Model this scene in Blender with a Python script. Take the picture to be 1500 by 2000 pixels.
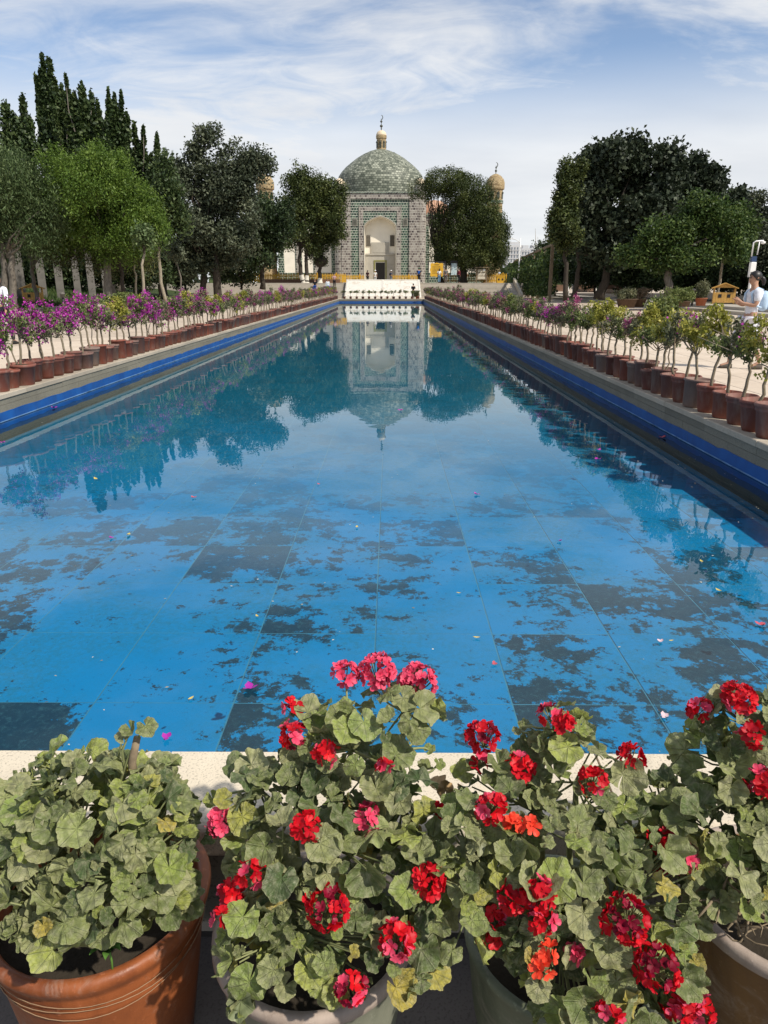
import bpy, math, random
import numpy as np
from mathutils import Vector, Matrix, Euler, Quaternion

R = math.radians
scene = bpy.context.scene
for o in list(bpy.data.objects):
    bpy.data.objects.remove(o, do_unlink=True)
col = scene.collection

# ------------------------------------------------------------------ camera
FOC = 1400.0                                   # focal length in pixels of the 1500 x 2000 photograph
CAMZ = 1.42
cam_d = bpy.data.cameras.new('camera')
cam = bpy.data.objects.new('camera', cam_d)
col.objects.link(cam)
cam.location = (0, 0, CAMZ)
cam.rotation_euler = (R(90 - 17.6), 0, R(0.43))
cam_d.sensor_fit = 'VERTICAL'
cam_d.sensor_height = 36.0
cam_d.lens = 36.0 * FOC / 2000.0
cam_d.clip_start = 0.05
cam_d.clip_end = 6000
scene.camera = cam
CR = Euler(cam.rotation_euler).to_matrix()

# ------------------------------------------------------------------ sky and sun
SUN = Vector((0.55, -0.42, 0.74)).normalized()
SUN_EL = math.asin(SUN.z)
SUN_ROT = math.atan2(SUN.x, SUN.y)
world = bpy.data.worlds.new('World')
scene.world = world
world.use_nodes = True
wt = world.node_tree
wt.nodes.clear()
def wn(t, **k):
    n = wt.nodes.new(t)
    for a, b in k.items():
        setattr(n, a, b)
    return n
def wmath(op, a, b=None, c=None, clamp=False):
    n = wn('ShaderNodeMath', operation=op, use_clamp=clamp)
    for i, v in enumerate((a, b, c)):
        if v is None:
            continue
        if isinstance(v, (int, float)):
            n.inputs[i].default_value = v
        else:
            wt.links.new(v, n.inputs[i])
    return n.outputs[0]
sky = wn('ShaderNodeTexSky', sky_type='NISHITA', sun_disc=False, sun_elevation=SUN_EL,
         sun_rotation=SUN_ROT, air_density=1.0, dust_density=0.15, ozone_density=2.0, altitude=1200)
geo = wn('ShaderNodeTexCoord')
sep = wn('ShaderNodeSeparateXYZ')
wt.links.new(geo.outputs['Generated'], sep.inputs[0])
zz = wmath('MAXIMUM', sep.outputs[2], 0.0)
den = wmath('ADD', zz, 0.16)
cx = wmath('DIVIDE', sep.outputs[0], den)
cy = wmath('DIVIDE', sep.outputs[1], den)
cmb = wn('ShaderNodeCombineXYZ')
wt.links.new(cx, cmb.inputs[0]); wt.links.new(cy, cmb.inputs[1])
mp = wn('ShaderNodeMapping')
mp.inputs['Rotation'].default_value = (0, 0, R(-18))
mp.inputs['Scale'].default_value = (0.62, 1.0, 1.0)
mp.inputs['Location'].default_value = (2.7, 3.4, 0.0)
wt.links.new(cmb.outputs[0], mp.inputs[0])
n1 = wn('ShaderNodeTexNoise')
n1.inputs['Scale'].default_value = 1.15; n1.inputs['Detail'].default_value = 9
n1.inputs['Roughness'].default_value = 0.55; n1.inputs['Distortion'].default_value = 0.7
wt.links.new(mp.outputs[0], n1.inputs['Vector'])
n2 = wn('ShaderNodeTexNoise')
n2.inputs['Scale'].default_value = 4.5; n2.inputs['Detail'].default_value = 10
n2.inputs['Roughness'].default_value = 0.62; n2.inputs['Distortion'].default_value = 1.2
wt.links.new(mp.outputs[0], n2.inputs['Vector'])
nn = wmath('ADD', wmath('MULTIPLY', n1.outputs[0], 0.78), wmath('MULTIPLY', n2.outputs[0], 0.22))
mr = wn('ShaderNodeMapRange', interpolation_type='SMOOTHSTEP')
mr.inputs['From Min'].default_value = 0.385; mr.inputs['From Max'].default_value = 0.60
mr.inputs['To Min'].default_value = 0.06; mr.inputs['To Max'].default_value = 0.95
wt.links.new(nn, mr.inputs['Value'])
hz = wn('ShaderNodeMapRange', interpolation_type='SMOOTHERSTEP')     # thick air near the horizon
hz.inputs['From Min'].default_value = 0.295; hz.inputs['From Max'].default_value = 0.12
hz.inputs['To Min'].default_value = 0.0; hz.inputs['To Max'].default_value = 0.93
wt.links.new(zz, hz.inputs['Value'])
cov = wmath('MAXIMUM', mr.outputs[0], hz.outputs[0])
n3 = wn('ShaderNodeTexNoise')
n3.inputs['Scale'].default_value = 2.2; n3.inputs['Detail'].default_value = 7
wt.links.new(mp.outputs[0], n3.inputs['Vector'])
cr = wn('ShaderNodeValToRGB')
cr.color_ramp.elements[0].position = 0.3; cr.color_ramp.elements[0].color = (5.35, 5.5, 5.75, 1)
cr.color_ramp.elements[1].position = 0.7; cr.color_ramp.elements[1].color = (6.35, 6.4, 6.45, 1)
wt.links.new(n3.outputs[0], cr.inputs[0])
mx = wn('ShaderNodeMix', data_type='RGBA')
wt.links.new(cov, mx.inputs[0])
wt.links.new(sky.outputs[0], mx.inputs[6]); wt.links.new(cr.outputs[0], mx.inputs[7])
bg = wn('ShaderNodeBackground'); bg.inputs['Strength'].default_value = 0.145
wt.links.new(mx.outputs[2], bg.inputs['Color'])
wo = wn('ShaderNodeOutputWorld'); wt.links.new(bg.outputs[0], wo.inputs[0])

sun_d = bpy.data.lights.new('sun', 'SUN')
sun_d.energy = 5.0; sun_d.angle = R(1.2); sun_d.color = (1.0, 0.93, 0.82)
sun_o = bpy.data.objects.new('sun', sun_d); col.objects.link(sun_o)
sun_o.location = (20, -10, 40)
sun_o.rotation_euler = (-SUN).to_track_quat('-Z', 'Y').to_euler()

vs = scene.view_settings
vs.view_transform = 'Standard'; vs.look = 'None'; vs.exposure = 0.0; vs.gamma = 1.0
vs.use_curve_mapping = False
scene.render.engine = 'CYCLES'
scene.cycles.use_denoising = True
scene.cycles.max_bounces = 8
scene.cycles.transparent_max_bounces = 8
scene.cycles.caustics_reflective = False
scene.cycles.caustics_refractive = False

# ------------------------------------------------------------------ helpers
def ray(px, py):
    return CR @ Vector(((px - 750) / FOC, -(py - 1000) / FOC, -1.0))
def P(px, py, Y):
    """the point at forward distance Y metres seen at that photograph pixel"""
    d = ray(px, py)
    return Vector((0, 0, CAMZ)) + d * (Y / d.y)
def mpp(Y, z=1.42):
    """metres per photograph pixel at forward distance Y"""
    return (Y * math.cos(R(17.6)) + (CAMZ - z) * math.sin(R(17.6))) / FOC

def tag(o, label=None, cat=None, group=None, kind=None):
    if label: o['label'] = label
    if cat: o['category'] = cat
    if group: o['group'] = group
    if kind: o['kind'] = kind
    return o
def empty(name, loc=(0, 0, 0), rz=0.0, label=None, cat=None, group=None):
    o = bpy.data.objects.new(name, None)
    o.empty_display_size = 0.1
    col.objects.link(o)
    o.location = loc; o.rotation_euler = (0, 0, rz)
    tag(o, label, cat, group)
    return o
def link(name, me, parent=None, loc=None, rot=None, scale=None):
    o = bpy.data.objects.new(name, me)
    col.objects.link(o)
    if parent is not None: o.parent = parent
    if loc is not None: o.location = loc
    if rot is not None: o.rotation_euler = rot
    if scale is not None: o.scale = scale
    return o
def mesh(name, V, F, mat=None, smooth=False, uv=None, tint=None, midx=None):
    me = bpy.data.meshes.new(name)
    if isinstance(F, np.ndarray):
        V = np.asarray(V, dtype=np.float32)
        m, k = F.shape
        me.vertices.add(len(V)); me.vertices.foreach_set('co', V.ravel())
        me.loops.add(m * k); me.loops.foreach_set('vertex_index', F.ravel().astype(np.int32))
        me.polygons.add(m)
        me.polygons.foreach_set('loop_start', np.arange(0, m * k, k, dtype=np.int32))
        me.polygons.foreach_set('loop_total', np.full(m, k, dtype=np.int32))
        me.update(calc_edges=True)
    else:
        me.from_pydata([tuple(v) for v in V], [], [tuple(f) for f in F])
        me.update()
    for mm in (mat if isinstance(mat, (list, tuple)) else [mat]):
        if mm is not None: me.materials.append(mm)
    if midx is not None:
        me.polygons.foreach_set('material_index', np.asarray(midx, dtype=np.int32))
    if smooth:
        me.polygons.foreach_set('use_smooth', np.ones(len(me.polygons), dtype=bool))
    if uv is not None:                      # uv per vertex
        ul = me.uv_layers.new(name='UVMap')
        vi = np.zeros(len(me.loops), dtype=np.int32); me.loops.foreach_get('vertex_index', vi)
        ul.data.foreach_set('uv', np.asarray(uv, dtype=np.float32)[vi].ravel())
    if tint is not None:
        a = me.attributes.new('tint', 'FLOAT', 'POINT')
        a.data.foreach_set('value', np.asarray(tint, dtype=np.float32))
    return me
class MB:
    """collects pieces of one mesh"""
    def __init__(s): s.v = []; s.f = []
    def add(s, V, F):
        b = len(s.v); s.v += [tuple(v) for v in V]; s.f += [tuple(i + b for i in f) for f in F]; return s
    def box(s, x0, x1, y0, y1, z0, z1, bev=0.0):
        if bev:
            return s.add(*bevbox(x0, x1, y0, y1, z0, z1, bev))
        return s.add([(x0, y0, z0), (x1, y0, z0), (x1, y1, z0), (x0, y1, z0), (x0, y0, z1), (x1, y0, z1), (x1, y1, z1), (x0, y1, z1)],
                     [(0, 3, 2, 1), (4, 5, 6, 7), (0, 1, 5, 4), (1, 2, 6, 5), (2, 3, 7, 6), (3, 0, 4, 7)])
    def tube(s, pts, rad, n=8, cap=True): return s.add(*tube(pts, rad, n, cap))
    def lathe(s, prof, n=24, c=(0, 0, 0)): return s.add(*lathe(prof, n, c))
    def beam(s, a, b, w, h):
        a, b = Vector(a), Vector(b); d = (b - a).normalized()
        up = Vector((0, 0, 1)) if abs(d.z) < 0.95 else Vector((0, 1, 0))
        sx = d.cross(up).normalized() * w / 2; sy = sx.cross(d).normalized() * h / 2
        V = [p + i * sx + j * sy for p in (a, b) for i, j in ((-1, -1), (1, -1), (1, 1), (-1, 1))]
        return s.add(V, [(0, 1, 2, 3), (7, 6, 5, 4), (0, 4, 5, 1), (1, 5, 6, 2), (2, 6, 7, 3), (3, 7, 4, 0)])
    def obj(s, name, mat, parent=None, smooth=False, **k):
        return link(name, mesh(name, s.v, s.f, mat, smooth), parent, **k)
def bevbox(x0, x1, y0, y1, z0, z1, b):
    """box with its upper edges bevelled"""
    V = [(x0, y0, z0), (x1, y0, z0), (x1, y1, z0), (x0, y1, z0), (x0, y0, z1 - b), (x1, y0, z1 - b), (x1, y1, z1 - b), (x0, y1, z1 - b),
         (x0 + b, y0 + b, z1), (x1 - b, y0 + b, z1), (x1 - b, y1 - b, z1), (x0 + b, y1 - b, z1)]
    F = [(0, 3, 2, 1), (8, 9, 10, 11)]
    for i in range(4):
        j = (i + 1) % 4
        F += [(i, j, 4 + j, 4 + i), (4 + i, 4 + j, 8 + j, 8 + i)]
    return V, F
def tube(pts, rad, n=8, cap=True):
    pts = [Vector(p) for p in pts]
    if isinstance(rad, (int, float)): rad = [rad] * len(pts)
    V, F = [], []
    ref = Vector((0.31, 0.95, 0.07))
    for i, p in enumerate(pts):
        d = (pts[min(i + 1, len(pts) - 1)] - pts[max(i - 1, 0)])
        d = d.normalized() if d.length > 1e-9 else Vector((0, 0, 1))
        u = d.cross(ref)
        if u.length < 0.1: u = d.cross(Vector((1, 0, 0)))
        u.normalize(); w = d.cross(u)
        for k in range(n):
            a = 2 * math.pi * k / n
            V.append(p + (u * math.cos(a) + w * math.sin(a)) * rad[i])
    for i in range(len(pts) - 1):
        for k in range(n):
            j = (k + 1) % n
            F.append((i * n + k, i * n + j, (i + 1) * n + j, (i + 1) * n + k))
    if cap:
        F.append(tuple(range(n - 1, -1, -1))); F.append(tuple((len(pts) - 1) * n + k for k in range(n)))
    return V, F
def lathe(prof, n=24, c=(0, 0, 0)):
    V, F = [], []
    for r, z in prof:
        for k in range(n):
            a = 2 * math.pi * k / n
            V.append((c[0] + r * math.cos(a), c[1] + r * math.sin(a), c[2] + z))
    for i in range(len(prof) - 1):
        for k in range(n):
            j = (k + 1) % n
            F.append((i * n + k, i * n + j, (i + 1) * n + j, (i + 1) * n + k))
    return V, F

# ------------------------------------------------------------------ materials
class NT:
    def __init__(s, name):
        s.m = bpy.data.materials.new(name); s.m.use_nodes = True
        s.t = s.m.node_tree; s.t.nodes.clear()
        s.out = s.n('ShaderNodeOutputMaterial')
    def n(s, t, ins=None, **k):
        nd = s.t.nodes.new(t)
        for a, b in k.items(): setattr(nd, a, b)
        for a, b in (ins or {}).items(): s.set(nd.inputs[a], b)
        return nd
    def set(s, sock, v):
        if isinstance(v, bpy.types.NodeSocket): s.t.links.new(v, sock)
        elif isinstance(v, (tuple, list)) and len(v) == 3 and sock.type == 'RGBA': sock.default_value = (*v, 1)
        else: sock.default_value = v
    def math(s, op, a, b=0.0, c=None, clamp=False):
        nd = s.n('ShaderNodeMath', operation=op, use_clamp=clamp)
        s.set(nd.inputs[0], a); s.set(nd.inputs[1], b)
        if c is not None: s.set(nd.inputs[2], c)
        return nd.outputs[0]
    def mix(s, f, a, b, blend='MIX'):
        nd = s.n('ShaderNodeMix', data_type='RGBA', blend_type=blend)
        s.set(nd.inputs[0], f); s.set(nd.inputs[6], a); s.set(nd.inputs[7], b)
        return nd.outputs[2]
    def noise(s, scale, detail=4, rough=0.55, dist=0.0, vec=None, out=0):
        nd = s.n('ShaderNodeTexNoise', {'Scale': scale, 'Detail': detail, 'Roughness': rough, 'Distortion': dist})
        if vec is not None: s.set(nd.inputs['Vector'], vec)
        return nd.outputs[out]
    def ramp(s, f, stops, interp='LINEAR'):
        nd = s.n('ShaderNodeValToRGB'); cr = nd.color_ramp; cr.interpolation = interp
        while len(cr.elements) < len(stops): cr.elements.new(0.5)
        for e, (p, c) in zip(cr.elements, stops):
            e.position = p; e.color = (*c, 1) if len(c) == 3 else c
        s.set(nd.inputs[0], f)
        return nd.outputs[0]
    def step(s, v, a, b, lo=0.0, hi=1.0):
        nd = s.n('ShaderNodeMapRange', {'Value': v, 'From Min': a, 'From Max': b, 'To Min': lo, 'To Max': hi}, interpolation_type='SMOOTHSTEP')
        return nd.outputs[0]
    def pos(s): return s.n('ShaderNodeNewGeometry').outputs['Position']
    def objc(s): return s.n('ShaderNodeTexCoord').outputs['Object']
    def rand(s): return s.n('ShaderNodeObjectInfo').outputs['Random']
    def tint(s): return s.n('ShaderNodeAttribute', attribute_name='tint').outputs['Fac']
    def bump(s, h, strength=0.3, dist=0.01):
        return s.n('ShaderNodeBump', {'Height': h, 'Strength': strength, 'Distance': dist}).outputs[0]
    def pbsdf(s, color, rough=0.7, spec=0.5, normal=None, metal=0.0, **k):
        b = s.n('ShaderNodeBsdfPrincipled', {'Base Color': color, 'Roughness': rough, 'Metallic': metal, 'Specular IOR Level': spec})
        if normal is not None: s.set(b.inputs['Normal'], normal)
        for a, v in k.items(): s.set(b.inputs[a], v)
        return b.outputs[0]
    def done(s, sh): s.t.links.new(sh, s.out.inputs[0]); return s.m

def plain(name, c, rough=0.7, spec=0.4, var=0.18, scale=6.0, metal=0.0, bump=0.0, bscale=60.0):
    """plain paint, plaster, wood or cloth with mild uneven colour"""
    t = NT(name); p = t.objc()
    f = t.noise(scale, 6, 0.6, 0.4, p)
    dark = tuple(x * (1 - var * 1.6) for x in c); lite = tuple(min(1, x * (1 + var)) for x in c)
    cc = t.ramp(f, [(0.28, dark), (0.5, c), (0.72, lite)])
    nm = t.bump(t.noise(bscale, 4, 0.6, 0, p), 0.5, bump) if bump else None
    return t.done(t.pbsdf(cc, rough, spec, nm, metal))
def leafmat(name, stops, trans=0.22, rough=0.55, spec=0.35):
    t = NT(name)
    c = t.ramp(t.tint(), stops)
    a = t.pbsdf(c, rough, spec)
    tr = t.n('ShaderNodeBsdfTranslucent', {'Color': c}).outputs[0]
    mx = t.n('ShaderNodeMixShader', {0: trans}); t.t.links.new(a, mx.inputs[1]); t.t.links.new(tr, mx.inputs[2])
    return t.done(mx.outputs[0])
def tilemat(name, stops, mortar, w=0.27, h=0.27, rough=0.35, uv=False, msize=0.028, offset=0.5):
    t = NT(name)
    if uv:
        vec = t.n('ShaderNodeUVMap').outputs[0]
    else:
        sp = t.n('ShaderNodeSeparateXYZ', {0: t.pos()})
        vec = t.n('ShaderNodeCombineXYZ', {0: t.math('ADD', sp.outputs[0], sp.outputs[1]), 1: sp.outputs[2]}).outputs[0]
    br = t.n('ShaderNodeTexBrick', {'Vector': vec, 'Color1': (0, 0, 0), 'Color2': (1, 1, 1), 'Mortar': (0.5, 0.5, 0.5), 'Scale': 1.0, 'Mortar Size': msize,
             'Mortar Smooth': 0.1, 'Bias': 0.0, 'Brick Width': w, 'Row Height': h}, offset=offset)
    big = t.noise(0.45, 5, 0.6, 0.5, vec)
    v = t.math('ADD', t.math('MULTIPLY', br.outputs[0], 0.75), t.math('MULTIPLY', big, 0.3))
    c = t.ramp(v, stops)
    mm = t.math('MULTIPLY', br.outputs[1], t.step(t.noise(2.0, 4, 0.6, 0, vec), 0.25, 0.5, 0.55, 1.0))
    cc = t.mix(mm, c, mortar)
    nm = t.bump(t.math('SUBTRACT', 1.0, br.outputs[1]), 0.6, 0.02)
    return t.done(t.pbsdf(cc, rough, 0.5, nm))
rng = np.random.default_rng(7)
random.seed(11)

# ------------------------------------------------------------------ setting: levels and sizes (metres, coping top is z = 0)
XL, XR = -5.27, 3.53            # inner faces of the pool
Y0, Y1 = 1.94, 78.0
CW = 0.42                       # width of the side coping
ZP, ZN, ZW, ZF = -0.04, -0.40, -0.37, -0.62    # plaza, near ground, water, pool floor
ZT = 1.60                       # terrace in front of the mausoleum

def stone_mat(name, c, speck=0.5, scale=1.0, rough=0.75):
    t = NT(name); p = t.pos()
    big = t.noise(1.6 * scale, 6, 0.62, 0.6, p)
    fine = t.noise(140 * scale, 2, 0.5, 0, p)
    r = t.rand()
    base = t.ramp(t.math('ADD', t.math('MULTIPLY', big, 0.7), t.math('MULTIPLY', r, 0.3)),
                  [(0.25, tuple(x * 0.72 for x in c)), (0.55, c), (0.8, tuple(min(1, x * 1.16) for x in c))])
    k = t.step(fine, 0.35, 0.45)
    cc = t.mix(t.math('MULTIPLY', t.math('SUBTRACT', 1.0, k), speck), base, tuple(x * 0.35 for x in c))
    st = t.step(t.noise(3.2 * scale, 8, 0.7, 1.2, p), 0.56, 0.74)
    cc = t.mix(t.math('MULTIPLY', st, 0.35), cc, tuple(x * 0.45 for x in c))
    return t.done(t.pbsdf(cc, rough, 0.35, t.bump(fine, 0.4, 0.004)))
M = {}
M['coping'] = stone_mat('coping_stone', (0.42, 0.365, 0.29), 0.45)
M['coping_near'] = stone_mat('pale_granite', (0.66, 0.58, 0.45), 0.5)
M['wallstone'] = stone_mat('grey_granite', (0.205, 0.19, 0.15), 0.6, 0.8)
M['wetstone'] = stone_mat('submerged_dark_granite', (0.030, 0.036, 0.028), 0.5, 0.8)  # darker granite for the wall courses below the water
M['nearpave'] = stone_mat('dark_paving', (0.16, 0.14, 0.125), 0.4)
M['joint'] = plain('joint_mortar', (0.10, 0.09, 0.08), 0.9)
M['step'] = stone_mat('step_stone', (0.40, 0.36, 0.30), 0.4)

# paving of the plaza
def plaza_mat(joints):
    t = NT('plaza_paving'); p = t.pos()
    big = t.noise(0.35, 7, 0.6, 0.5, p)
    mid = t.noise(5.0, 6, 0.65, 0.3, p)
    v = t.math('ADD', t.math('MULTIPLY', big, 0.5), t.math('MULTIPLY', mid, 0.4))
    if not joints: v = t.math('ADD', v, t.math('MULTIPLY', t.rand(), 0.14))
    c = t.ramp(v, [(0.25, (0.40, 0.325, 0.25)), (0.5, (0.54, 0.45, 0.355)), (0.75, (0.62, 0.53, 0.43))])
    nm = None
    if joints:
        br = t.n('ShaderNodeTexBrick', {'Vector': p, 'Color1': (0.85, 0.85, 0.85), 'Color2': (1.0, 1.0, 1.0), 'Mortar': (0.62, 0.60, 0.58), 'Scale': 1.0, 'Mortar Size': 0.012,
                 'Brick Width': 0.6, 'Row Height': 0.6}, offset=0.5)
        c = t.mix(1.0, c, br.outputs[0], 'MULTIPLY')
    return t.done(t.pbsdf(c, 0.8, 0.3, nm))
M['plaza'] = plaza_mat(True); M['paver'] = plaza_mat(False)

def sheet(rects):
    V, F = [], []
    for x0, x1, y0, y1, z in rects:
        b = len(V); V += [(x0, y0, z), (x1, y0, z), (x1, y1, z), (x0, y1, z)]; F.append((b, b + 1, b + 2, b + 3))
    return V, F
ox0, ox1 = XL - CW, XR + CW
V, F = sheet([(-900, ox0, 1.64, 78.6, ZP), (ox1, 900, 1.64, 78.6, ZP), (-900, 900, 78.6, 1600, ZP)])
plaza = link('plaza', mesh('plaza', V, F, M['plaza'])); tag(plaza, kind='structure')
V, F = sheet([(-200, 200, -200, 1.64, ZN)])
near = link('lower_pavement', mesh('lower_pavement', V, F, M['joint'])); tag(near, kind='structure')
m = MB()
for x0, x1 in ((-200, ox0), (ox1, 200)):
    m.add([(x0, 1.64, ZN), (x1, 1.64, ZN), (x1, 1.64, ZP), (x0, 1.64, ZP)], [(0, 1, 2, 3)])
m.obj('riser', M['wallstone'], plaza)
pv = mesh('paver', *bevbox(-0.296, 0.296, -0.296, 0.296, -0.02, 0.006, 0.006), M['paver'])
cnt = 0
for i in range(9):
    for j in range(22):
        if cnt < 298:
            link('paver', pv, plaza, (ox1 + 0.3 + 0.6 * i + 0.002, 9.0 + 0.6 * j + (0.3 if i % 2 else 0), ZP + 0.003 + random.uniform(-.001, .001))); cnt += 1
for i in range(6):
    for j in range(17):
        if cnt < 298:
            link('paver', pv, plaza, (ox0 - 0.3 - 0.6 * i - 0.002, 11.0 + 0.6 * j + (0.3 if i % 2 else 0), ZP + 0.003 + random.uniform(-.001, .001))); cnt += 1
ps = mesh('paving_slab', *bevbox(-0.296, 0.296, -0.196, 0.196, -0.03, 0.012, 0.008), M['nearpave'])
for i in range(7):
    for j in range(4):
        link('paving_slab', ps, near, (-1.8 + 0.6 * i + (0.3 if j % 2 else 0), 1.42 - 0.4 * j, ZN + random.uniform(0.0, 0.004)))

# ---- pool floor: worn blue paint on slabs
def floor_mat():
    t = NT('worn_blue_pool_floor'); p = t.pos()
    r = t.rand()
    n = t.math('ADD', t.math('MULTIPLY', t.noise(2.0, 12, 0.74, 0.15, p), 0.6), t.math('MULTIPLY', t.noise(0.7, 4, 0.5, 0.3, p), 0.4))
    nd = t.noise(7.0, 10, 0.78, 0.15, p)
    nn = t.math('ADD', t.math('MULTIPLY', n, 0.62), t.math('MULTIPLY', nd, 0.38))
    th = t.n('ShaderNodeMapRange', {'Value': r, 'From Min': 0.0, 'From Max': 1.0, 'To Min': 0.474, 'To Max': 0.548}).outputs[0]
    worn = t.step(t.math('SUBTRACT', nn, th), -0.006, 0.010)
    sy_ = t.n('ShaderNodeSeparateXYZ', {0: p}).outputs[1]
    algae = t.step(sy_, 4.0, 15.0)                      # the far, never scrubbed part is greener
    cloudy = t.math('ADD', t.noise(0.9, 6, 0.6, 0.3, p), t.math('MULTIPLY', algae, 0.25))
    grain = t.noise(130, 6, 0.9, 0, p)
    film = t.math('MULTIPLY', t.step(cloudy, 0.36, 0.60), t.step(t.noise(24, 12, 0.88, 0.2, p), 0.40, 0.60))
    blue = t.mix(t.noise(0.6, 5, 0.6, 0, p), (0.001, 0.185, 0.43), (0.001, 0.255, 0.55))
    c = t.mix(t.math('MULTIPLY', film, 0.65), blue, (0.022, 0.150, 0.215))
    c = t.mix(t.math('MULTIPLY', t.step(grain, 0.52, 0.66), 0.45), c, (0.02, 0.10, 0.17))
    c = t.mix(t.math('MULTIPLY', algae, 0.80), c, (0.010, 0.115, 0.160))
    dark = t.mix(t.noise(3.5, 7, 0.7, 0, p), (0.004, 0.014, 0.024), (0.020, 0.044, 0.062))
    c = t.mix(t.math('MULTIPLY', t.step(t.noise(16, 9, 0.82, 0.1, p), 0.60, 0.64), t.math('SUBTRACT', 0.7, t.math('MULTIPLY', algae, 0.5))), c, (0.02, 0.055, 0.075))
    dark = t.mix(t.math('MULTIPLY', t.step(t.noise(26, 9, 0.85, 0.4, p), 0.50, 0.62), 0.65), dark, (0.055, 0.105, 0.125))
    reflect_fade = t.step(sy_, 3.8, 8.5)                        # worn patches painted fainter further out, standing in for stronger sky reflection
    c = t.mix(t.math('MULTIPLY', worn, t.math('SUBTRACT', 0.96, t.math('MULTIPLY', reflect_fade, 0.74))), c, dark)
    return t.done(t.pbsdf(c, 0.8, 0.2))
M['floor'] = floor_mat()
M['seam'] = plain('seam_grey_blue', (0.07, 0.20, 0.29), 0.9)
V, F = sheet([(XL - 0.05, XR + 0.05, Y0 - 0.05, Y1 + 0.05, ZF - 0.0025)])
pool_floor = link('pool_floor', mesh('pool_floor', V, F, M['seam'])); tag(pool_floor, kind='structure')
SX, SY = 0.713, 0.772
sx0 = -0.0815                     # a seam
sy0 = 3.194 - 2 * SY
cols = range(-8, 7)
def slab_v(i, j):
    g = 0.0036
    x0, x1 = sx0 + i * SX + g, sx0 + (i + 1) * SX - g
    y0, y1 = sy0 + j * SY + g, sy0 + (j + 1) * SY - g
    return max(x0, XL), min(x1, XR), max(y0, Y0), min(y1, Y1)
cnt = 0
far = MB()
for j in range(0, 101):
    for i in cols:
        x0, x1, y0, y1 = slab_v(i, j)
        if x1 - x0 < 0.02 or y1 - y0 < 0.02: continue
        if cnt < 299:
            mm = MB().box(x0, x1, y0, y1, -0.025, random.uniform(-0.001, 0.001), 0.002)
            mm.obj('slab', M['floor'], pool_floor, loc=(0, 0, ZF)); cnt += 1
        else:
            far.box(x0, x1, y0, y1, ZF - 0.025, ZF, 0.002)
tag(far.obj('slab_field', M['floor'], pool_floor), kind='stuff')

# ---- pool walls: granite blocks, coping slabs, blue paint band at the waterline
M['bluepaint'] = None
def bluepaint():
    t = NT('blue_waterline_paint'); p = t.pos()
    f = t.noise(3, 6, 0.6, 0.4, p); s = t.step(t.noise(30, 6, 0.7, 0, p), 0.60, 0.72)
    c = t.ramp(f, [(0.3, (0.002, 0.050, 0.22)), (0.7, (0.004, 0.090, 0.34))])
    c = t.mix(t.math('MULTIPLY', s, 0.35), c, (0.02, 0.05, 0.10))
    drip = t.noise(6.0, 7, 0.7, 0.5, t.n('ShaderNodeMapping', {'Vector': p, 'Scale': (1.0, 1.0, 0.12)}).outputs[0])
    c = t.mix(t.math('MULTIPLY', t.step(drip, 0.56, 0.72), 0.45), c, (0.03, 0.06, 0.09))
    c = t.mix(t.math('MULTIPLY', t.step(t.noise(9.0, 8, 0.75, 0.8, p), 0.62, 0.68), 0.7), c, (0.10, 0.14, 0.17))
    return t.done(t.pbsdf(c, 0.5, 0.4))
M['bluepaint'] = bluepaint()
M['scum'] = plain('waterline_scum', (0.13, 0.24, 0.40), 0.8, 0.2, 0.4, 4)

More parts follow.
